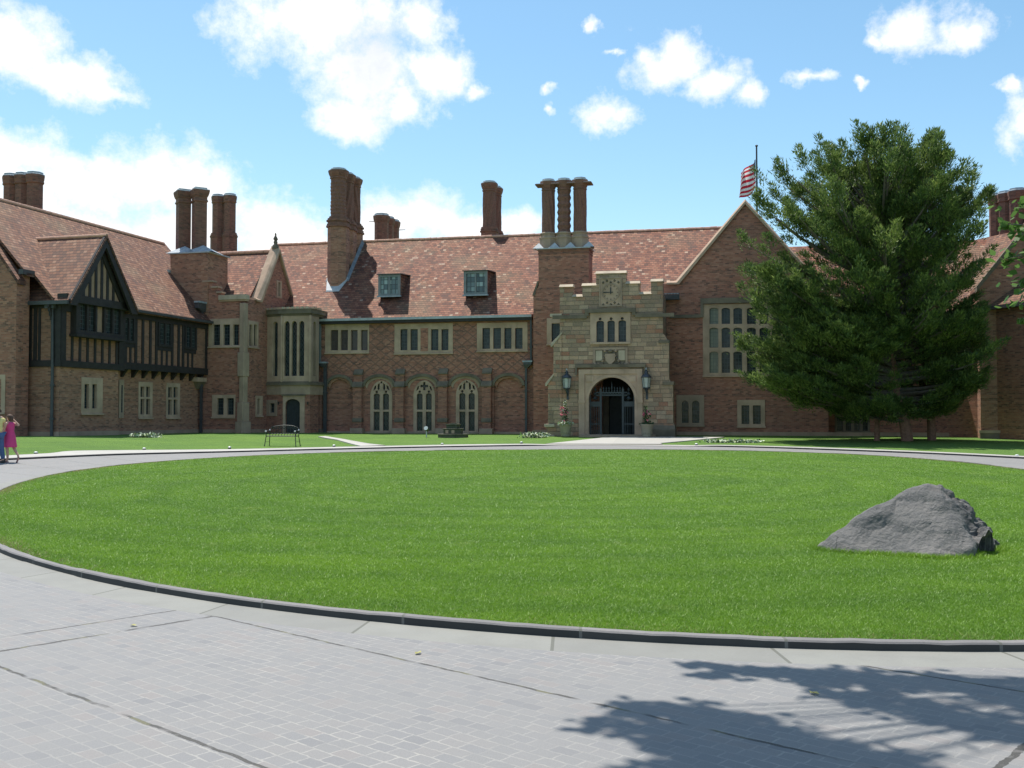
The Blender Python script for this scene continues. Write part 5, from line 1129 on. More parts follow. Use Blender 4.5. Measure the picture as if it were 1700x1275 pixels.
def planter(px, y, label, lush):
    a, _ = P_.at(px, y, 1.15); p = P_.pt(a, 1.15, 0); loc = (p[0], p[1], float(T(p[0], p[1]))+.045); t = thing('stone_planter', label, 'planter', loc, 'planters beside the porch arch')
    o = MB(); o.lathe((0, 0, 0), [(.24, 0), (.26, .06), (.25, .10), (.31, .45), (.34, .58), (.38, .60), (.38, .68), (.33, .68), (.31, .62)], 'terracotta', 20)
    for i in range(14): an = 2*math.pi*i/14; o.lathe((.27*math.cos(an), .27*math.sin(an), .14), [(.015, 0), (.035, .05), (.015, .1)], 'terracotta', 5)
    o.build('pot', t)
    o = MB(); h = 1.25 if lush else 1.0
    leafcloud(o, [(rng.normal(0, .085), rng.normal(0, .085), rng.uniform(.65, .65+h*.72)) for i in range(150)], .10, ['leaf_dark'])
    leafcloud(o, [(rng.normal(-.05, .05), rng.normal(0, .05), rng.uniform(.65+h*.7, .70+h)) for i in range(40)], .11, ['leaf_dark', 'leaf_pale'], 1.5)
    if lush: leafcloud(o, [(.36*math.cos(a)*rng.uniform(.7, 1.25), .36*math.sin(a)*rng.uniform(.7, 1.25), rng.uniform(.62, .80)) for a in rng.uniform(0, 6.28, 150)], .11, ['leaf_pale', 'leaf_pale', 'bloom_white'])
    else: leafcloud(o, [(.32*math.cos(a)*rng.uniform(.6, 1.2), .32*math.sin(a)*rng.uniform(.6, 1.2), rng.uniform(.62, .76)) for a in rng.uniform(0, 6.28, 120)], .10, ['leaf_dark'])
    o.build('foliage', t)
    o = MB()
    bl = [(-.15, -.15, 1.55, .12, 26, ['bloom_pink', 'bloom_pale']), (.02, -.12, 1.20, .11, 20, ['bloom_pink', 'bloom_pale']), (-.18, -.1, 1.2, .08, 14, ['bloom_pink']), (.1, -.1, 1.32, .06, 8, ['bloom_magenta']), (.0, -.2, .84, .13, 26, ['bloom_magenta', 'bloom_pink'])] if lush else [(.18, -.15, 1.22, .06, 12, ['bloom_pink', 'bloom_pale']), (-.16, -.12, 1.22, .08, 14, ['bloom_magenta', 'bloom_pink']), (.05, -.2, .88, .06, 10, ['bloom_pink', 'bloom_pale']), (.0, -.1, 1.35, .06, 6, ['bloom_magenta'])]
    for x, yy, z, s, n, ms in bl: leafcloud(o, [(x+rng.normal(0, s*.6), yy+rng.normal(0, s*.6), z+rng.normal(0, s*.5)) for i in range(n)], .075, ms)
    o.build('blooms', t); return t
planter(939, 731, 'stone planter with tall pink blooms and pale trailing leaves, left of the arch', True)
planter(1074, 733, 'stone planter with sparse dark red and pink flowers, right of the arch', False)

def bench():
    p0, p1 = ground(442.5, 740.5), ground(495, 741.5); c = (p0+p1)/2; L_ = float(np.hypot(*(p1-p0)[:2])); ang = math.atan2(p1[1]-p0[1], p1[0]-p0[0])
    t = thing('garden_bench', 'black wrought iron bench standing on the grass verge before the side door', 'bench', (c[0], c[1], float(T(c[0], c[1]))+.01)); t.rotation_euler = (0, 0, ang)
    h = L_/2-.06; zs = .45
    o = MB()
    for i in range(9): y = -.22+.055*i; o.box(W0, -h, h, -y-.016, -y+.016, zs, zs+.012, 'iron')
    o.path([(-h, -.24, zs), (h, -.24, zs), (h, .24, zs), (-h, .24, zs), (-h, -.24, zs)], .018, 'iron'); o.build('seat', t)
    o = MB(); pb = [(-h, .24, .62)]
    top = [(h*math.cos(a), .28+.05*math.sin(a), .66+.27*math.sin(a)**.6) for a in np.linspace(math.pi, 0, 15)]
    o.path(top, .018, 'iron'); o.path([(-h, .25, .55), (h, .25, .55)], .012, 'iron'); o.path([(-h*.92, .30, .80), (h*.92, .30, .80)], .012, 'iron')
    for i in range(1, 10): x = -h+2*h*i/10; zt = .66+.27*math.sqrt(max(0, 1-(x/h)**2))**.6; o.path([(x, .245, zs), (x, .28+.05*(zt-.66)/.27, zt)], .011, 'iron', 5)
    for i in range(9):
        x = -h+2*h*(i+.5)/10+.0; o.path([(x+.06*math.cos(a)+.04, .305, .83+.05*math.sin(a)) for a in np.linspace(0, 6.28, 9)], .008, 'iron', 4)
    o.build('backrest', t)
    for s in (-1, 1):
        for yy, yt in ((-.28, -.22), (.32, .24)):
            zt = .66 if yy < 0 else .68
            o = MB(); o.path([(s*(h+.05), yy, 0), (s*h, yt, zs), (s*h, yt, zt)], .02, 'iron'); o.lathe((s*(h+.05), yy, 0), [(.035, 0), (.03, .03)], 'iron', 8); o.build('leg', t)
        o = MB(); o.path([(s*h, .24, .67), (s*h, .05, .69), (s*h, -.18, .68), (s*h, -.27, .62), (s*h, -.24, .56)], .02, 'iron'); o.path([(s*(h+.02), -.25, .2), (s*(h+.02), .28, .2)], .01, 'iron', 4); ar_ = o.build('armrest', t)
        o = MB(); o.lathe((s*h, -.27, .62), [(.01, 0), (.045, .04), (.01, .09)], 'leadpale', 8); o.lathe((s*h, .24, .67), [(.01, 0), (.045, .04), (.01, .09)], 'leadpale', 8); o.build('knob', ar_)
    return t
bench()
def pedestal():
    p = ground(746.5, 727); loc = (p[0], p[1]+.7, float(T(p[0], p[1]))); t = thing('stone_pedestal', 'low stepped mossy stone pedestal standing on the grass before the arched windows', 'pedestal', loc)
    M['moss_stone'] = mat_stone('mossy_stone', (.11, .105, .075), (.055, .065, .04))
    o = MB(); 
    for hw, z0, z1 in ((.80, -.05, .20), (.52, .20, .50)): o.prism([(hw*math.cos(a)*1.05, hw*math.sin(a)*1.05) for a in np.linspace(math.pi/8, 2*math.pi+math.pi/8, 9)[:-1]], z0, z1, 'moss_stone')
    for hw, z0, z1 in ((.84, .16, .21), (.56, .46, .51)): o.prism([(hw*math.cos(a)*1.05, hw*math.sin(a)*1.05) for a in np.linspace(math.pi/8, 2*math.pi+math.pi/8, 9)[:-1]], z0+.001, z1, 'moss_stone')
    o.build('steps', t, bevel=.02)
    o = MB(); o.box(W0, -.31, .31, -.31, .31, .51, .68, 'moss_stone'); o.box(W0, -.34, .34, -.34, .34, .68, .75, 'moss_stone'); o.box(W0, -.14, .14, -.2, .2, .75, .80, 'moss_stone'); o.build('top_block', t, bevel=.015)
    o = MB()
    for x in (-.20, .14): o.box(W0, x-.08, x+.08, .52, .555, .24, .42, 'stone_grey')
    o.build('panel', t)
pedestal()
M['whitecap'] = mat_plain('white_lamp_cap', (.55, .57, .55), .35, .1)
spots = [(57.5, 752), (238, 745.2), (380, 743.2), (553.7, 740), (733.5, 737.2), (865.3, 734.8), (1156, 737.8), (1689, 757)]
names = ['small pale ground light at the verge just right of the woman in pink', 'small pale ground light on the verge below the half timbered wing', 'small pale ground light on the verge left of the bench', 'small pale ground light on the verge between bench and door path junction', 'small pale ground light on the verge below the stone pedestal', 'small pale ground light on the verge left of the porch walk', 'small dark ground light on the verge right of the porch', 'small ground light on the verge at the right edge, beyond the conifer']
for i, ((px, py), lb) in enumerate(zip(spots, names)):
    p = ground(px, py, .06); loc = (p[0], p[1]+.06, float(T(p[0], p[1]))+.05)
    t = thing('path_light', lb, 'garden light', loc, 'ground lights along the footpath verge'); t.scale = (.62, .62, .62)
    if i == 0:
        o = MB(); o.lathe((0, 0, -.06), [(.10, 0), (.10, .06), (.085, .09)], 'iron', 12); bo = o.build('body', t)
        o = MB(); o.lathe((0, 0, .03), [(.12, 0), (.115, .025), (.06, .06), (.01, .07)], 'whitecap', 12); lo_ = o.build('lens', t)
    else:
        for s in (bo, lo_): c = s.copy(); COL.objects.link(c); c.parent = t
p = ground(708, 726); t = thing('spotlight', 'small garden spotlight on a short stake left of the stone pedestal', 'spotlight', (p[0], p[1], float(T(p[0], p[1]))))
o = MB(); o.tube((0, 0, -.05), (0, 0, .34), .035, .03, 'whitecap', 8); o.build('stake', t); o = MB(); o.tube((0, -.10, .50), (0, .14, .38), .13, .09, 'iron', 10); o.tube((0, -.12, .51), (0, -.105, .503), .12, .12, 'whitecap', 10); o.build('lamp_head', t)
def flowerbed(x0, x1, y, w, label, n=360, h=.17):
    p0, p1 = ground(x0, y), ground(x1, y); o = MB()
    for i in range(n):
        f = rng.uniform(); q = p0+(p1-p0)*f; x = q[0]+rng.normal(0, .15); yy = q[1]+rng.uniform(0, w); z = float(T(x, yy)); 
        leafcloud(o, [(x, yy, z+rng.uniform(.02, h))], .13, ['leaf_pale', 'bloom_white', 'bloom_white', 'leaf_dark'], 1.2)
    tag(o.build('flower_bed'), label, 'flowers', 'flower beds along the wall', 'stuff')
flowerbed(214, 246, 726.5, 1.1, 'low patch of white flowers on the grass below the timbered wing')
flowerbed(866, 903, 727.5, 1.3, 'low white flowering plants left of the porch buttress', 420, .26)
flowerbed(1176, 1262, 735.5, .8, 'strip of low white flowers along the wall under the great window', 420, .12)

# ------------------------------------------------------------------ flagpole and flag
YF = 66.0
fp = on_y(1256, 244, YF); pole_b = (fp[0], YF, .45)
t = thing('flagpole', 'tall dark flagpole rising behind the brick gable', 'flagpole', pole_b)
o = MB(); o.tube((0, 0, 0), (0, 0, fp[2]-.45), .09, .05, 'iron', 10); o.build('pole', t)
o = MB(); o.lathe((0, 0, fp[2]-.45), [(.04, 0), (.09, .05), (.09, .10), (.03, .14)], 'iron', 8); o.build('finial', t)
def flag():
    k = NT('flag_cloth'); uv = k.n('UVMap').outputs[0]; u, v, _ = k.sep(uv)
    st = k.math('MODULO', k.math('FLOOR', k.math('MULTIPLY', v, 13.0)), 2.0)
    c = k.mix(st, (.50, .035, .06), (.75, .74, .76))
    can = k.math('MULTIPLY', k.math('LESS_THAN', u, .40), k.math('GREATER_THAN', v, .4615))
    su = k.math('FRACT', k.math('MULTIPLY', u, 15.0)); sv = k.math('FRACT', k.math('MULTIPLY', v, 16.7))
    dd = k.vm('LENGTH', k.vm('SUBTRACT', k.xyz(su, sv), (.5, .5, 0))); star = k.math('LESS_THAN', dd, .24)
    c = k.mix(can, c, k.mix(star, (.035, .04, .12), (.6, .6, .65)))
    m = k.m; d_ = k.n('BsdfDiffuse', {'Color': c}); t_ = k.n('BsdfTranslucent', {'Color': c}); x_ = k.n('MixShader', {0: .55, 1: d_.outputs[0], 2: t_.outputs[0]}); k.nt.links.new(x_.outputs[0], k.out.inputs[0]); M['flag'] = m
    zt = on_y(1256, 263, YF)[2]; zb = on_y(1256, 312, YF)[2]; H = zt-zb; Wd = H*1.75
    nu, nv = 40, 26; vs, fs, uvs = [], [], []
    for j in range(nv+1):
        for i in range(nu+1):
            uu, vv = i/nu, j/nv; s = uu*Wd
            x = -(.16*min(uu, .4)+.40*max(0, uu-.4))*Wd-.10*math.sin(uu*9+vv*2.0)*min(1, uu*4); y = .52*s*.9+.16*math.sin(uu*11+vv*3)*min(1, uu*3)
            z = -H*(1-vv)-.20*s*(.55+.25*vv)+.05*math.sin(uu*8+vv*5)-(.1*math.sin(vv*6))*uu
            vs.append((x-.07, y, z)); uvs.append((uu, vv))
    for j in range(nv):
        for i in range(nu): a = j*(nu+1)+i; fs.append((a, a+1, a+nu+2, a+nu+1))
    me = bpy.data.meshes.new('flag'); me.from_pydata(vs, [], fs); me.materials.append(m); ul = me.uv_layers.new(name='UVMap')
    for l in me.loops: ul.data[l.index].uv = uvs[l.vertex_index]
    me.polygons.foreach_set('use_smooth', [True]*len(fs))
    o = bpy.data.objects.new('flag', me); COL.objects.link(o); o.location = (fp[0], YF, zt)
    tag(o, 'red and white striped flag with dark blue starred corner flying from the flagpole', 'flag')
flag()

# ------------------------------------------------------------------ boulder
def boulder():
    p = ground(1532, 931); ang = YAW-.12
    pts = [(-1.14, .35, -.06), (-1.13, .3, .05), (-1.02, .26, .18), (-.86, .36, .25), (-.60, .46, .38), (-.35, .52, .52), (-.10, .55, .68), (.06, .54, .785), (.24, .54, .82), (.40, .60, .795), (.62, .72, .60), (.88, .80, .42), (1.10, .80, .20), (1.14, .70, -.02),
           (.26, .42, .735), (.36, .24, .60), (.48, .04, .37), (.55, -.12, .15), (.56, -.20, -.06), (.40, -.30, -.06), (.15, -.36, -.06), (-.3, -.28, -.06), (-.8, -.06, -.06), (1.0, .35, -.06), (.9, .15, -.06), (-1.0, .08, -.04),
           (-.9, .8, -.06), (-.3, 1.25, -.06), (.4, 1.35, -.06), (1.0, 1.2, -.06), (-.2, 1.0, .4), (.5, 1.1, .45)]
    bm = bmesh.new()
    for q in pts: bm.verts.new(q)
    r = bmesh.ops.convex_hull(bm, input=bm.verts)
    bmesh.ops.delete(bm, geom=[v for v in bm.verts if not v.link_faces], context='VERTS')
    bmesh.ops.triangulate(bm, faces=bm.faces)
    for _ in range(5):
        long = [e for e in bm.edges if e.calc_length() > .055]
        if not long or len(bm.verts) > 30000: break
        bmesh.ops.subdivide_edges(bm, edges=long, cuts=1); bmesh.ops.triangulate(bm, faces=[f for f in bm.faces if len(f.verts) > 3])
    for _ in range(1): bmesh.ops.smooth_vert(bm, verts=bm.verts, factor=.4, use_axis_x=True, use_axis_y=True, use_axis_z=True)
    bm.normal_update()
    for v in bm.verts:
        c = v.co.copy(); right = max(0, min(1, (c.x-.42-.25*(.6-c.z))*4))
        d = .034*noise.noise(c*2.0)+.018*noise.noise(c*5+Vector((3, 1, 2)))+(.007+.060*right)*noise.noise(c*Vector((9, 9, 9)))+(.004+.03*right)*noise.noise(c*24)
        vd = noise.voronoi(c*Vector((2.1, 2.1, 2.6))+Vector((.3, .1, .7))); e_ = vd[0][1]-vd[0][0]; d += .045*noise.cell(vd[1][0]*7.3)*min(1, e_/.35)-.006*max(0, 1-e_/.05)
        crack = abs(noise.noise(Vector((c.x*1.3, c.y*2, c.z*5))+Vector((7, 0, 0)))); d -= .006*max(0, .03-crack)/.03
        q = Vector((c.x-.80, 0, c.z*1.1)).length
        if c.y < .3 and q < .24: d -= .40*(1-(q/.24)**2)
        v.co += v.normal*d
    me = bpy.data.meshes.new('boulder'); bm.to_mesh(me); bm.free()
    k = NT('boulder_stone'); P = k.n('TexCoord').outputs['Object']; n1 = k.noise(P, 1.8, 6, .6); n2 = k.noise(P, 9, 6, .65); n3 = k.noise(k.vm('MULTIPLY', P, (2, 2, 7)), 1.5, 5)
    c = k.mix(k.maprange(n1, .35, .68, 0, 1), (.115, .113, .110), (.18, .168, .157)); c = k.mix(k.maprange(n2, .5, .75, 0, .7), c, (.09, .09, .095))
    c = k.mix(k.maprange(n3, .58, .72, 0, .5), c, (.24, .20, .18)); n5 = k.noise(P, 30, 4, .7); c = k.mix(k.maprange(n5, .62, .75, 0, .6), c, (.34, .34, .34))
    x, y, z = k.sep(P); c = k.mix(k.math('MULTIPLY', k.maprange(n2, .40, .60, 0, 1), k.maprange(k.math('ADD', x, k.math('MULTIPLY', k.math('SUBTRACT', z, .4), .45)), .50, .66, 0, .8)), c, (.035, .037, .04))  # shade of the right flank painted into the stone as dark mottling
    cr = k.n('TexVoronoi', {'Vector': k.vm('ADD', k.vm('MULTIPLY', P, (1.1, 1.1, 2.2)), k.vm('MULTIPLY', k.n('TexNoise', {'Vector': P, 'Scale': 3.0}).outputs['Color'], (.5, .5, .5))), 'Scale': 1.5}, feature='DISTANCE_TO_EDGE').outputs['Distance']
    c = k.mix(k.math('MULTIPLY', k.maprange(cr, .0, .012, .8, 0), k.maprange(k.noise(P, 2.5, 2), .48, .6, 0, 1)), c, (.03, .03, .032))
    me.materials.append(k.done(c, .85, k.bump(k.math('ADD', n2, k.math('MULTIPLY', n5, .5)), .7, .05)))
    me.polygons.foreach_set('use_smooth', [False]*len(me.polygons))
    o = bpy.data.objects.new('boulder', me); COL.objects.link(o); o.location = (p[0], p[1]+.10, .055); o.scale = (.93, 1.0, .93); o.rotation_euler = (0, 0, ang)
    global BOULDER_RING
    rot = Matrix.Rotation(ang, 3, 'Z'); BOULDER_RING = np.array([tuple(rot@Vector((v.co.x*.93, v.co.y, 0))+o.location) for v in me.vertices if -.01 < v.co.z < .05])[:, :2]
    tag(o, 'large grey angular boulder with one dark jagged flank lying on the oval lawn', 'boulder')
boulder()

# ------------------------------------------------------------------ people
def skin_body(name, chains, parent, mat, sub=1, root=0):
    """chains: lists of (key, (x,y,z), r); a chain may begin with an existing key to branch"""
    idx, vs, rs, es = {}, [], [], []
    for ch in chains:
        prev = None
        for it in ch:
            key, co, r = it if len(it) == 3 else (it[0], None, None)
            if key not in idx: idx[key] = len(vs); vs.append(co); rs.append(r)
            if prev is not None: es.append((prev, idx[key]))
            prev = idx[key]
    me = bpy.data.meshes.new(name); me.from_pydata(vs, es, []); me.materials.append(M[mat])
    o = bpy.data.objects.new(name, me); COL.objects.link(o); o.parent = parent
    sk = o.modifiers.new('skin', 'SKIN'); sk.use_smooth_shade = True
    if not me.skin_vertices: me.skin_vertices.new() if hasattr(me.skin_vertices, 'new') else None
    for i, r in enumerate(rs):
        d = me.skin_vertices[0].data[i]; d.radius = (r, r) if not isinstance(r, tuple) else r; d.use_root = (i == root)
    sb = o.modifiers.new('sub', 'SUBSURF'); sb.levels = sb.render_levels = sub
    return o
def hand_chain(pre, wrist, tip_dir, side):
    w = Vector(wrist); d = Vector(tip_dir).normalized(); s = Vector(side).normalized(); n = d.cross(s); out = []
    palm = w+d*.055; out.append([(pre,), (pre+'p', tuple(palm), .026)])
    for k, (off, ln) in enumerate(((-.028, .062), (-.009, .072), (.010, .068), (.027, .052))):
        a = palm+d*.03+s*off; b = a+d*ln*.55+n*.008; c = b+d*ln*.40+n*.022
        out.append([(pre+'p',), (pre+'f%da' % k, tuple(a), .0095), (pre+'f%db' % k, tuple(b), .0085), (pre+'f%dc' % k, tuple(c), .007)])
    a = w+d*.03-s*.038; b = a+d*.035-s*.018
    out.append([(pre+'p',), (pre+'ta', tuple(a), .011), (pre+'tb', tuple(b), .009)])
    return out
M['skin'] = mat_plain('skin', (.56, .34, .25), .55, .06); M['hair'] = mat_plain('brown_hair', (.085, .045, .028), .75, .3, 0, 20)
M['dress'] = mat_plain('pink_cloth', (.62, .055, .20), .8, .12); M['shirt'] = mat_plain('yellow_cloth', (.72, .62, .25), .85, .1); M['jeans'] = mat_plain('blue_denim', (.075, .12, .24), .9, .2)
M['shoe'] = mat_plain('dark_shoe', (.03, .028, .03), .5, .2); M['eyes'] = mat_plain('eye', (.03, .02, .018), .3, .1); M['shoe_w'] = mat_plain('sandal', (.25, .12, .14), .6, .2); M['lip'] = mat_plain('lips', (.42, .14, .13), .5, .1)
def face_parts(t, hx, hy, hz):
    o = MB()
    for s in (-1, 1): o.lathe((hx-.086, hy+s*.032, hz-.008), [(.002, 0), (.010, .008), (.002, .016)], 'eyes', 6)
    o.build('eyes', t); o = MB(); o.lathe((hx-.082, hy, hz-.078), [(.004, 0), (.018, .006), (.004, .013)], 'lip', 8); o.build('mouth', t)
def woman():
    p = ground(15.5, 767.5); t = thing('person', 'woman in a knee length pink dress walking with one hand raised to her head', 'person', (p[0], p[1], float(T(p[0], p[1])))); t.rotation_euler = (0, 0, YAW-.35); t.scale = (.93, .93, .93)
    ch = [[('pel', (0, 0, .90), (.145, .11)), ('wai', (0, 0, 1.04), (.115, .09)), ('che', (0, 0, 1.20), (.135, .10)), ('sho', (-.005, 0, 1.315), (.105, .07)), ('nk', (-.012, 0, 1.37), .048), ('nk2', (-.022, 0, 1.415), .045), ('hd', (-.03, 0, 1.475), (.078, .085)), ('hd2', (-.022, 0, 1.535), (.072, .08)), ('hd3', (-.02, 0, 1.57), .045)],
          [('hd',), ('nose', (-.115, 0, 1.465), .014)],
          [('pel',), ('lh', (-.02, -.085, .84), .085), ('lk', (-.03, -.085, .47), .056), ('lc', (.0, -.085, .32), .052), ('la', (.01, -.085, .09), .034), ('lf', (-.06, -.085, .045), .034), ('lt', (-.15, -.085, .035), .026)],
          [('pel',), ('rh', (.02, .085, .84), .085), ('rk', (.09, .085, .49), .056), ('rc', (.17, .085, .38), .052), ('ra', (.29, .085, .22), .034), ('rf', (.29, .085, .14), .03), ('rt', (.25, .085, .07), .025)],
          [('sho',), ('ls', (-.01, -.155, 1.29), .05), ('le', (-.06, -.20, 1.05), .038), ('lw', (-.17, -.19, .86), .026)],
          [('sho',), ('rs', (.01, .15, 1.29), .05), ('re', (.23, .17, 1.22), .038), ('rw', (.08, .12, 1.38), .026)]]
    ch += hand_chain('lw', (-.17, -.19, .86), (-.4, 0, -.9), (.6, .7, -.2)) + hand_chain('rw', (.08, .12, 1.38), (-.75, -.3, .65), (.3, .6, .5))
    skin_body('body', ch, t, 'skin', 2)
    o = MB(); n = 20; secs = [(.50, .235, .20, .03), (.54, .235, .20, .03), (.68, .215, .185, .02), (.85, .20, .17, .01), (.93, .185, .155, 0), (1.05, .15, .125, 0), (1.17, .165, .135, -.01), (1.25, .165, .13, -.005), (1.315, .155, .10, 0), (1.345, .09, .075, -.005)]
    vs = [(c+rx*.92*math.cos(2*math.pi*i/n)*(1+.03*math.sin(5*i)*(z < .8)), ry*1.02*math.sin(2*math.pi*i/n)*(1.12 if z > 1.1 else 1), z) for z, rx, ry, c in secs for i in range(n)]
    o.add(vs, [(j*n+i, j*n+(i+1) % n, (j+1)*n+(i+1) % n, (j+1)*n+i) for j in range(len(secs)-1) for i in range(n)], 'dress'); d = o.build('dress', t, smooth_=True); so = d.modifiers.new('s', 'SOLIDIFY'); so.thickness = .006
    o = MB(); vs = []; n = 16
    pr = [(1.375, .055, .06, .045), (1.42, .085, .085, .03), (1.48, .095, .10, .015), (1.54, .092, .098, -.005), (1.585, .065, .07, -.01), (1.605, .01, .01, -.01)]
    vs = [(c+rx*math.cos(2*math.pi*i/n)+(.05 if abs(2*math.pi*i/n-math.pi) < .9 and z < 1.53 else 0), ry*math.sin(2*math.pi*i/n), z) for z, rx, ry, c in pr for i in range(n)]
    o.add(vs, [(j*n+i, j*n+(i+1) % n, (j+1)*n+(i+1) % n, (j+1)*n+i) for j in range(len(pr)-1) for i in range(n)], 'hair'); o.build('hair', t, smooth_=True)
    face_parts(t, -.03, 0, 1.485)
    o = MB()
    for x, y, z, a in ((-.06, -.085, .03, 0), (.275, .085, .10, 1.1)):
        c, s = math.cos(a), math.sin(a)
        o.add([(x+c*q[0]+s*q[1]*0-s*q[2]*0+(-s*0), y+q[1], z+q[2]+s*q[0]*.9) for q in [(-.12, -.035, -.03), (.09, -.03, -.03), (.09, .03, -.03), (-.12, .035, -.03), (-.12, -.03, .0), (.09, -.03, .01), (.09, .03, .01), (-.12, .03, .0)]], [(0, 3, 2, 1), (4, 5, 6, 7), (0, 1, 5, 4), (1, 2, 6, 5), (2, 3, 7, 6), (3, 0, 4, 7)], 'shoe_w')
    o.build('sandals', t)
woman()
def man():
    p = ground(-4.5, 768.5); t = thing('person', 'man in yellow short sleeved shirt and blue jeans, cut by the left edge', 'person', (p[0], p[1], float(T(p[0], p[1])))); t.rotation_euler = (0, 0, YAW-.3); t.scale = (.95, .95, .95)
    tor = [('pel', (0, 0, .96), (.15, .115)), ('wai', (0, 0, 1.12), (.14, .115)), ('che', (0, 0, 1.32), (.16, .115)), ('sho', (0, 0, 1.45), (.13, .085))]
    la = [('lh', (-.01, -.10, .90), .10), ('lk', (-.07, -.10, .50), .07), ('lc', (-.06, -.10, .36), .062), ('la', (.0, -.10, .09), .045)]
    ra = [('rh', (.01, .10, .90), .10), ('rk', (.05, .10, .50), .07), ('rc', (.08, .10, .36), .062), ('ra', (.14, .10, .10), .045)]
    aL = [('ls', (.0, -.20, 1.42), .065), ('lm', (.03, -.235, 1.29), .055), ('le', (.05, -.25, 1.15), .045), ('lw', (-.13, -.20, 1.03), .03)]
    aR = [('rs', (.0, .20, 1.42), .065), ('rm', (.03, .24, 1.28), .055), ('re', (.05, .26, 1.14), .045), ('rw', (-.1, .2, 1.0), .03)]
    ch = [tor+[('nk', (-.01, 0, 1.51), .058), ('nk2', (-.02, 0, 1.56), .055), ('hd', (-.03, 0, 1.63), (.085, .095)), ('hd2', (-.02, 0, 1.70), (.08, .09)), ('hd3', (-.02, 0, 1.75), .05)], [('hd',), ('nose', (-.128, 0, 1.62), .016)],
          [('pel',)]+la+[('lf', (-.08, -.10, .05), .04), ('lt', (-.18, -.10, .04), .03)], [('pel',)]+ra+[('rf', (.08, .10, .05), .04), ('rt', (-.02, .10, .04), .03)], [('sho',)]+aL, [('sho',)]+aR]
    ch += hand_chain('lw', (-.13, -.20, 1.03), (-.9, .2, -.2), (0, .5, -.9))+hand_chain('rw', (-.1, .2, 1.0), (-.9, -.2, -.2), (0, .5, -.9))
    skin_body('body', ch, t, 'skin', 2)
    g = lambda c, d: [(k, co, tuple(x+d for x in r) if isinstance(r, tuple) else r+d) for k, co, r in c]
    skin_body('shirt', [g(tor, .022), [('sho',)]+g(aL[:2], .028), [('sho',)]+g(aR[:2], .028)], t, 'shirt', 2)
    skin_body('jeans', [g([tor[0]], .02)+g(la, .022), [('pel',)]+g(ra, .022)], t, 'jeans', 2)
    o = MB(); n = 14; pr = [(1.62, .07, .085, .03), (1.68, .095, .102, .01), (1.74, .085, .092, -.01), (1.785, .05, .05, -.01), (1.795, .01, .01, -.01)]
    vs = [(c+rx*math.cos(2*math.pi*i/n), ry*math.sin(2*math.pi*i/n), z) for z, rx, ry, c in pr for i in range(n)]
    o.add(vs, [(j*n+i, j*n+(i+1) % n, (j+1)*n+(i+1) % n, (j+1)*n+i) for j in range(len(pr)-1) for i in range(n)], 'hair'); o.build('hair', t, smooth_=True)
    face_parts(t, -.035, 0, 1.645)
    o = MB()
    for x, y in ((-.07, -.10), (.09, .10)): o.hexa([(x-.17, y-.04, .0), (x+.12, y-.04, .0), (x+.12, y+.04, .0), (x-.17, y+.04, .0), (x-.14, y-.035, .05), (x+.11, y-.04, .09), (x+.11, y+.04, .09), (x-.14, y+.035, .05)], 'shoe')
    o.build('shoes', t, bevel=.01)
man()

# ------------------------------------------------------------------ trees
def mat_leaf(name, cols, trans=.35, rough=.55):
    k = NT(name); g = k.n('NewGeometry'); r = g.outputs['Random Per Island']; P = g.outputs['Position']
    n = k.maprange(k.noise(P, 1.3, 3), .3, .7, 0, 1); c = k.ramp(k.math('ADD', k.math('MULTIPLY', r, .5), k.math('MULTIPLY', n, .5)), cols)
    d = k.n('BsdfPrincipled', {'Base Color': c, 'Roughness': rough, 'Specular IOR Level': .25}); tr = k.n('BsdfTranslucent', {'Color': c})
    mx = k.n('MixShader', {0: trans, 1: d.outputs[0], 2: tr.outputs[0]}); k.nt.links.new(mx.outputs[0], k.out.inputs[0]); return k.m
M['needles'] = mat_leaf('conifer_needles', [(0, (.036, .074, .030)), (.3, (.074, .124, .040)), (.62, (.155, .22, .058)), (1, (.30, .37, .10))], .32)
M['maple'] = mat_leaf('broad_leaves', [(0, (.06, .13, .03)), (.5, (.10, .19, .045)), (1, (.17, .27, .08))], .45)
M['bark_red'] = mat_plain('reddish_bark', (.22, .12, .085), .9, .35, 0, 9); M['bark'] = mat_plain('grey_bark', (.13, .11, .09), .9, .3, 0, 9)
def mesh_np(name, V, Fc, mat, parent):
    me = bpy.data.meshes.new(name); nf = len(Fc); k = Fc.shape[1]
    me.vertices.add(len(V)); me.vertices.foreach_set('co', V.astype(np.float32).ravel()); me.loops.add(nf*k); me.loops.foreach_set('vertex_index', Fc.astype(np.int32).ravel())
    me.polygons.add(nf); me.polygons.foreach_set('loop_start', np.arange(0, nf*k, k, dtype=np.int32)); me.update(calc_edges=True); me.materials.append(M[mat])
    o = bpy.data.objects.new(name, me); COL.objects.link(o); o.parent = parent; return o
def unit(v): return v/np.maximum(np.linalg.norm(v, axis=-1, keepdims=True), 1e-9)
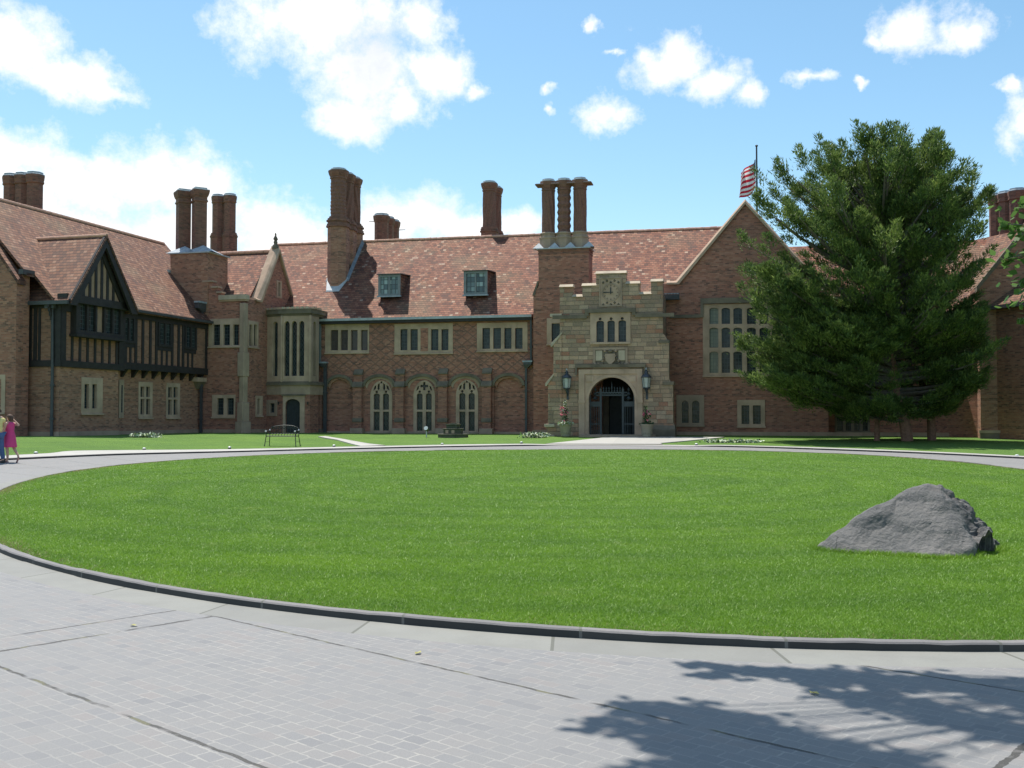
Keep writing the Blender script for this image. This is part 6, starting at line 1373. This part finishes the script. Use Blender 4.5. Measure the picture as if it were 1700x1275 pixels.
def conifer():
    Y = 53.0; b = on_y(1506, 690, Y); base = np.array([b[0], Y, float(T(b[0], Y))]); mpp = proj(base)[2]/F_PX
    t = thing('conifer_tree', 'tall dark green conifer with drooping layered boughs before the right wing', 'tree', tuple(base))
    prof = [(203, 1418, 1538), (216, 1375, 1550), (235, 1345, 1562), (262, 1285, 1585), (280, 1262, 1610), (300, 1272, 1620), (340, 1262, 1634), (385, 1232, 1642), (420, 1228, 1645), (445, 1204, 1632), (470, 1222, 1628), (490, 1226, 1612), (540, 1240, 1622), (570, 1240, 1628), (600, 1262, 1632), (630, 1252, 1610), (660, 1290, 1592), (686, 1345, 1560)]
    py = np.array([p[0] for p in prof]); H = (731-py)*mpp*.955; axis = np.interp(py, [203, 300, 560, 640, 731], [1452, 1462, 1476, 1486, 1506])
    LX = .98*(axis-np.array([p[1] for p in prof]))*mpp; RX = .93*(np.array([p[2] for p in prof])-axis)*mpp; AX = (axis-1506)*mpp
    o_ = np.argsort(H); Hs, LX, RX, AX = H[o_], LX[o_], RX[o_], AX[o_]
    right = _R
    def trunk(h): return np.array([0, 0, 0])+right*np.interp(h, Hs, AX)*min(1, h/2)+np.array([0, 0, h])
    wood = MB(); main = [tuple(trunk(h)) for h in (0, 1, 2.2, 3.6, 5, 7, 9, 11.5, 14)]
    wood.path([(0, 0, -.3)]+main, [.34, .29, .27, .25, .24, .22, .18, .14, .09, .04], 'bark_red', 10)
    s2 = right*1.55+_F*.9
    wood.path([tuple(s2+np.array([0, 0, -.3])), tuple(s2*.97+np.array([0, 0, 1.6])), tuple(s2*.8-right*.1+np.array([0, 0, 4])), tuple(s2*.5+np.array([0, 0, 7])), tuple(s2*.4+right*.3+np.array([0, 0, 11]))], [.22, .19, .16, .12, .05], 'bark_red', 9)
    s3 = -right*1.3+_F*.5
    wood.path([tuple(s3+np.array([0, 0, -.3])), tuple(s3+right*.05+np.array([0, 0, 1.5])), tuple(s3*.9+np.array([0, 0, 4])), tuple(s3*.7+np.array([0, 0, 7]))], [.14, .12, .10, .05], 'bark_red', 8)
    blades = []
    r = np.random.default_rng(21)
    NB = 325
    hs = np.concatenate([r.uniform(1.25, 6.0, 60), r.uniform(1.3, Hs[-1]-.3, NB-94), r.uniform(Hs[-1]*.86, Hs[-1]-.35, 34)])
    r2 = np.random.default_rng(77); NX = 58
    hs = np.concatenate([hs, r2.uniform(2.2, 8.6, 40), r2.uniform(2.0, 6.0, NX-40)]); phx = np.concatenate([math.pi+r2.uniform(-.75, .6, 40), r2.uniform(-.9, .5, NX-40)])
    for i, h in enumerate(hs):
        big = i >= len(hs)-NX; ph = phx[i-(len(hs)-NX)] if big else r.uniform(0, 2*math.pi); cx, cy = math.cos(ph), math.sin(ph)        # cx: image right, cy: away
        lx, rx = np.interp(h, Hs, LX), np.interp(h, Hs, RX); dep = min(5.2, .9*(lx+rx)/2) if cy < 0 else min(4.2, .8*(lx+rx)/2)
        side = rx if cx > 0 else lx
        ext = 1/math.sqrt((cx/max(side, .3))**2+(cy/max(dep, .3))**2)
        ext *= .93 if big else r.choice([1.0, 1.0, .93, .78, .6], p=[.30, .20, .18, .18, .14])*r.uniform(.84, 1.06)
        if h < 5.3 and cy < -.05 and -.40 < cx < .62: continue
        if r.uniform() < .16: ext *= 1.10
        d = right*cx+_F*cy; f = h/Hs[-1]
        rise = np.interp(f, [0, .3, .6, .9, 1], [.05, .22, .42, .75, 1.3])*ext
        h0 = max(.9, h-rise); p0 = trunk(h0); p1 = trunk(h)*1.0+d*ext; p1 = np.array([p1[0], p1[1], h])
        if f > .9: p0 = trunk(h-rise*1.2-.6)
        pm = p0*.45+p1*.55+np.array([0, 0, -.06*ext-.10*rise])
        def at(s): return (1-s)**2*p0+2*s*(1-s)*pm+s*s*p1
        rw = .02+.011*ext
        wood.path([tuple(at(s)) for s in (0, .35, .7, .97)], [rw*1.7, rw*1.1, rw*.7, .008], 'bark', 5)
        ns = int(3+ext*1.45)
        lat = unit(np.cross(d, [0, 0, 1.0]))
        for q in range(ns):
            s = 1-(r.uniform(0, .78)**1.15)*(.85 if h < 5.6 else 1) if q else 1.0
            width = .70*ext**.5*math.sqrt(max(.04, 1-s))+.10; o2 = r.normal(0, 1)*width*.65
            c = at(s)+lat*o2+np.array([0, 0, r.normal(0, .10)-.06*abs(o2)])
            tan = unit(at(min(1, s+.02))-at(s-.03)); sd = unit(tan+lat*np.sign(o2)*min(1.0, abs(o2)*1.0)+np.array([0, 0, .35+.6*f]))
            nb = int(r.integers(110, 200)); L_ = r.uniform(.55, 1.0)*(1.3 if q == 0 else 1.0)
            u = r.uniform(0, 1, nb)**.7; rad = .22*(1-.82*u)+.03
            off = r.normal(0, 1, (nb, 3))*rad[:, None]*np.array([1, 1, .34])
            cs = c+((u-.25)*L_)[:, None]*sd+off
            bd = unit(sd*.8+unit(off+1e-6)*.8+np.array([0, 0, .22])+r.normal(0, .25, (nb, 3)))
            bl = r.uniform(.09, .20, nb); ww = r.uniform(.018, .036, nb)
            sv = unit(np.cross(bd, np.array([0, 0, 1.0])+r.normal(0, .38, (nb, 3))))
            blades.append(np.stack([cs-sv*ww[:, None], cs+sv*ww[:, None], cs+bd*bl[:, None]+sv*ww[:, None]*.25, cs+bd*bl[:, None]-sv*ww[:, None]*.25], 1))
    B = np.concatenate(blades); V = B.reshape(-1, 3); Fc = np.arange(len(V)).reshape(-1, 4)
    mesh_np('crown', V, Fc, 'needles', t); wood.build('trunk', t)
conifer()
def broadleaf():
    """tree standing right of the picture: one bough droops into the right edge, its crown shades the paving"""
    def cam_pt(xc, d, z): p = _R*xc+_F*d; return np.array([p[0], p[1], z])
    base = cam_pt(8.6, 10.1, 0.0); t = thing('broadleaf_tree', 'broad leaved tree at the right edge, its leafy bough hanging into view', 'tree', tuple(base))
    r = np.random.default_rng(5); wood = MB(); tips = []
    wood.path([tuple(np.array([0, 0, -.3])), (0, 0, .4), (-.1, .05, 2.5), (-.2, .1, 5)], [.42, .34, .28, .24], 'bark', 12)
    shift = np.array([SUN.x, SUN.y, 0])/SUN.z
    def shade_target(px, py, h):    # where a leaf clump must hang to shade a spot on the paving
        g_ = ground(px, py); return g_+shift*h+np.array([0, 0, h])
    tgt = []
    for px, py, h, s in [(1000, 1203, 6.3, .13), (1050, 1178, 6.3, .15), (1060, 1212, 6.4, .14), (1110, 1185, 6.4, .22), (1110, 1225, 6.5, .20), (1160, 1200, 6.5, .26), (1180, 1240, 6.6, .24), (1230, 1205, 6.6, .22), (1150, 1262, 6.7, .18), (1240, 1262, 6.7, .28), (1260, 1232, 6.7, .24), (1310, 1222, 6.7, .18), (1330, 1255, 6.8, .26), (1390, 1240, 6.8, .17), (1410, 1268, 6.8, .24), (1480, 1262, 6.8, .15), (1520, 1280, 6.8, .2), (1090, 1290, 6.7, .2), (1300, 1300, 6.8, .4),
                         (1160, 1103, 6.2, .09), (1170, 1121, 6.2, .07), (1205, 1112, 6.2, .12), (1260, 1116, 6.2, .15), (1320, 1120, 6.3, .18), (1380, 1126, 6.4, .22), (1375, 1152, 6.4, .14), (1440, 1132, 6.4, .24), (1440, 1163, 6.5, .18), (1500, 1130, 6.5, .22), (1510, 1175, 6.5, .20), (1565, 1135, 6.5, .22), (1580, 1190, 6.6, .20), (1630, 1142, 6.6, .22), (1640, 1205, 6.6, .22), (1690, 1150, 6.7, .22), (1690, 1215, 6.7, .24), (1760, 1160, 6.7, .3), (1770, 1225, 6.8, .3), (1850, 1190, 7.0, .5)]:
        tgt.append((shade_target(px, py, h)-base, s))
    # drooping bough at the right edge
    for px, py, d, s in [(1698, 345, 13.2, .22), (1693, 420, 13.2, .20), (1680, 432, 13.2, .13), (1698, 470, 13.0, .22), (1690, 505, 13.0, .18), (1672, 430, 13.1, .07), (1697, 385, 13.4, .16), (1668, 372, 13.3, .07), (1683, 375, 13.3, .12), (1694, 532, 13.0, .05), (1850, 440, 13.2, .5), (1870, 380, 13.0, .5), (1870, 480, 13.0, .5), (1900, 400, 12.6, .5)]:
        q = ray(px, py); q = C0+q*d; tgt.append((q-base, s))
    # the rest of the crown, kept where it would not hang into the view
    for i in range(70):
        ph = r.uniform(0, 6.28); rr = r.uniform(.6, 4.6); z = r.uniform(5.6, 11); c = np.array([rr*math.cos(ph), rr*math.sin(ph), z]); x, y, d = proj(base+c)
        if d > .5 and x < 1700+F_PX*1.9/d and y > -F_PX*1.9/d: continue
        g_ = base+c; sh = g_-np.array([SUN.x, SUN.y, SUN.z])/SUN.z*g_[2]; sx, sy, sd = proj(sh)
        if sd > .5 and sx < 1620 and sy < 1500: continue
        tgt.append((c, .6))
    leaves = []
    groups = {}
    for c, s in tgt: groups.setdefault((round(math.atan2(c[1], c[0])/.55), c[2] < 5), []).append(c)
    limbs = {}
    fork = np.array([-.2, .1, 5.0])
    for key, cs in groups.items():
        cen = np.mean(cs, 0)*np.array([.72, .72, 1]); low = key[1]
        st = np.array([-.12, .06, max(2.4, cen[2]-1.3)]) if low else fork+np.array([0, 0, r.uniform(-.8, .3)])
        cen[2] = cen[2] if low else max(cen[2], 5.9)
        mid = (st+cen)/2+np.array([0, 0, .35]); limbs[key] = [(1-u)**2*st+2*u*(1-u)*mid+u*u*cen for u in np.linspace(0, 1, 9)]
        if low and not any(0 < proj(base+q)[0] < 1660 and proj(base+q)[1] > 0 for q in limbs[key]) or not low and not any(proj(base+q)[2] > .3 and proj(base+q)[0] < 1712 and proj(base+q)[1] > -12 for q in limbs[key]):
            wood.path([tuple(q) for q in limbs[key]], list(np.linspace(.13 if not low else .06, .035 if not low else .015, 9)), 'bark', 7)
    for c, s in tgt:
        lb = limbs[(round(math.atan2(c[1], c[0])/.55), c[2] < 5)]; st = min(lb[3:], key=lambda q: np.linalg.norm(q-c)+.4*np.linalg.norm(q-lb[3])*0); mid = (st+c)/2+np.array([0, 0, .15])
        seg = [(1-u)**2*st+2*u*(1-u)*mid+u*u*c for u in np.linspace(0, 1, 24)]; inside = [proj(base+q) for q in seg]
        hits = [q for q in inside if q[2] > .3 and q[0] < 1702 and q[1] > -5]
        if not hits or s < .26 and 300 < hits[0][1] < 560: wood.path([tuple(seg[i]) for i in (0, 8, 16, 23)], [.022, .016, .010, .005], 'bark', 5)
        n = int((150 if c[2] > 5 else 34)*(s/.3)**1.7)+10
        p = c+r.normal(0, 1, (n, 3))*s*np.array([.55, .55, .32]); nrm = unit(r.normal(0, .55, (n, 3))+np.array([0, 0, 1.0])); a = unit(np.cross(nrm, r.normal(0, 1, (n, 3)))); b_ = np.cross(nrm, a); sz = r.uniform(.04, .075, n)[:, None]
        for k0, (ua, ub) in enumerate(()): pass
        leaves.append(np.stack([p-a*sz*.95, p-a*sz*.2-b_*sz*.75, p+a*sz*.5-b_*sz*.45, p+a*sz*1.1, p+a*sz*.5+b_*sz*.45, p-a*sz*.2+b_*sz*.75], 1))
    B = np.concatenate(leaves); V = B.reshape(-1, 3); mesh_np('crown', V, np.arange(len(V)).reshape(-1, 6), 'maple', t); wood.build('trunk', t)
broadleaf()

# ------------------------------------------------------------------ grass blades and litter
def mat_blade():
    k = NT('grass_blades'); g = k.n('NewGeometry'); r = g.outputs['Random Per Island']; P = g.outputs['Position']
    n1 = k.noise(P, .35, 4); n2 = k.noise(P, 3.0, 5, .65)
    c = k.ramp(r, [(0, (.165, .305, .022)), (.5, (.19, .34, .026)), (.9, (.215, .37, .034)), (.985, (.26, .40, .07)), (1, (.44, .50, .27))])
    c = k.mix(k.maprange(n1, .35, .68, 0, .5), c, (.27, .43, .035)); c = k.mix(k.maprange(n2, .45, .75, 0, .5), c, (.10, .21, .022)); n3 = k.noise(P, .16, 3); c = k.mix(k.maprange(n3, .42, .6, 0, .35), c, (.11, .23, .035))
    st = k.math('SINE', k.math('ADD', k.math('MULTIPLY', k.vm('LENGTH', k.vm('MULTIPLY', k.vm('SUBTRACT', P, (LC[0], LC[1], 0)), (1.0, .86, 0))), 5.0), k.math('MULTIPLY', n1, 4.0))); c = k.mix(k.maprange(st, .0, 1, 0, .32), c, (.115, .235, .03))
    n6 = k.noise(P, 1.1, 4, .6); c = k.mix(k.maprange(n6, .60, .72, 0, .45), c, (.34, .42, .11))
    d = k.n('BsdfPrincipled', {'Base Color': c, 'Roughness': .5, 'Specular IOR Level': .35}); tr = k.n('BsdfTranslucent', {'Color': c})
    mx = k.n('MixShader', {0: .35, 1: d.outputs[0], 2: tr.outputs[0]}); k.nt.links.new(mx.outputs[0], k.out.inputs[0]); return k.m
M['blade'] = mat_blade(); M['straw'] = mat_leaf('dry_grass', [(0, (.25, .20, .10)), (1, (.42, .35, .18))], .3)
def blades(name, xy, zoff, hmul, mat, label):
    r = np.random.default_rng(3); n = len(xy); d = np.hypot(xy[:, 0], xy[:, 1]); z = T(xy[:, 0], xy[:, 1])+zoff
    h = r.uniform(.012, .025, n)*hmul; w = (.0010+.00022*d)*r.uniform(.7, 1.3, n); a = r.uniform(0, 6.28, n); l = r.uniform(.3, 1.7, n)*h; la = r.uniform(0, 6.28, n)
    p = np.stack([xy[:, 0], xy[:, 1], z-.004], 1); s = np.stack([np.cos(a)*w, np.sin(a)*w, 0*a], 1); tip = p+np.stack([np.cos(la)*l, np.sin(la)*l, h], 1)
    V = np.stack([p-s, p+s, tip], 1).reshape(-1, 3); o = mesh_np(name, V, np.arange(len(V)).reshape(-1, 3), mat, None); tag(o, label, 'grass', None, 'stuff')
rg = np.random.default_rng(11)
def lawn_pts(n, dmin, dmax):
    out = []; tot = 0
    while tot < n:
        rr = dmin*np.exp(rg.uniform(0, 1, 60000)**1.12*math.log(dmax/dmin)); px = rg.uniform(-200, 1960, 60000); an = np.arctan((px-850)/F_PX)
        x = rr*np.sin(an-YAW); y = rr*np.cos(an-YAW)
        dd = np.hypot(x-LC[0], y-LC[1]); ph = np.arctan2(y-LC[1], x-LC[0]); m = dd < r_lawn(ph)-.09
        q = np.stack([x, y], 1)[m]; out.append(q); tot += len(q)
    return np.concatenate(out)[:n]
pts_ = lawn_pts(1020000, 6, 44)
_b = BOULDER_RING[rg.integers(0, len(BOULDER_RING), 5000)]; _c = BOULDER_RING.mean(0); _d = _b-_c; _b = _b+_d/np.linalg.norm(_d, axis=1, keepdims=True)*np.abs(rg.normal(0, .05, 5000))[:, None]+rg.normal(0, .015, (5000, 2))
pts_ = np.concatenate([pts_, _b]); hm_ = np.ones(len(pts_)); hm_[-5000:] = 2.6
fr_ = np.hypot(pts_[:, 0]-LC[0], pts_[:, 1]-LC[1])/r_lawn(np.arctan2(pts_[:, 1]-LC[1], pts_[:, 0]-LC[0]))
blades('lawn_grass', pts_, .050+.02*np.sqrt(np.clip(1-fr_**2, 0, 1)), hm_, 'blade', 'short mown green grass covering the oval lawn')
ph_ = rg.uniform(0, 2*math.pi, 26000); off = np.abs(rg.normal(0, .13, 26000))+.08; rr_ = r_lawn(ph_)-off; keep = rg.uniform(0, 1, 26000) < .35+.65*np.clip(np.sin(ph_*9)+np.sin(ph_*23+1), 0, 1)
blades('dry_grass_edge', np.stack([LC[0]+rr_*np.cos(ph_), LC[1]+rr_*np.sin(ph_)], 1)[keep], .056, 1.0, 'straw', 'straw coloured dry grass fringe along the kerb of the oval lawn')
M['leaf_dry'] = mat_plain('dry_leaf', (.32, .30, .10), .7, .3)
for i, (px, py, lb) in enumerate([(222, 1040, 'single yellowish fallen leaf on the paving at the left'), (694, 1086, 'tiny pale fallen leaf on the sunlit paving in the middle foreground'), (1352, 1153, 'small green fallen leaf between the tree shadows on the paving')]):
    p = ground(px, py); o = MB(); s = .032
    o.add([(-s, 0, .004), (-s*.2, -s*.6, .012), (s*.6, -s*.4, .006), (s*1.1, 0, .014), (s*.5, s*.45, .006), (-s*.3, s*.6, .013), (0, 0, .002)], [(0, 1, 6), (1, 2, 6), (2, 3, 6), (3, 4, 6), (4, 5, 6), (5, 0, 6)], 'leaf_dry')
    l = o.build('fallen_leaf'); l.location = (p[0], p[1], .004); l.rotation_euler = (0, 0, i*1.3); tag(l, lb, 'leaf', 'fallen leaves on the paving')
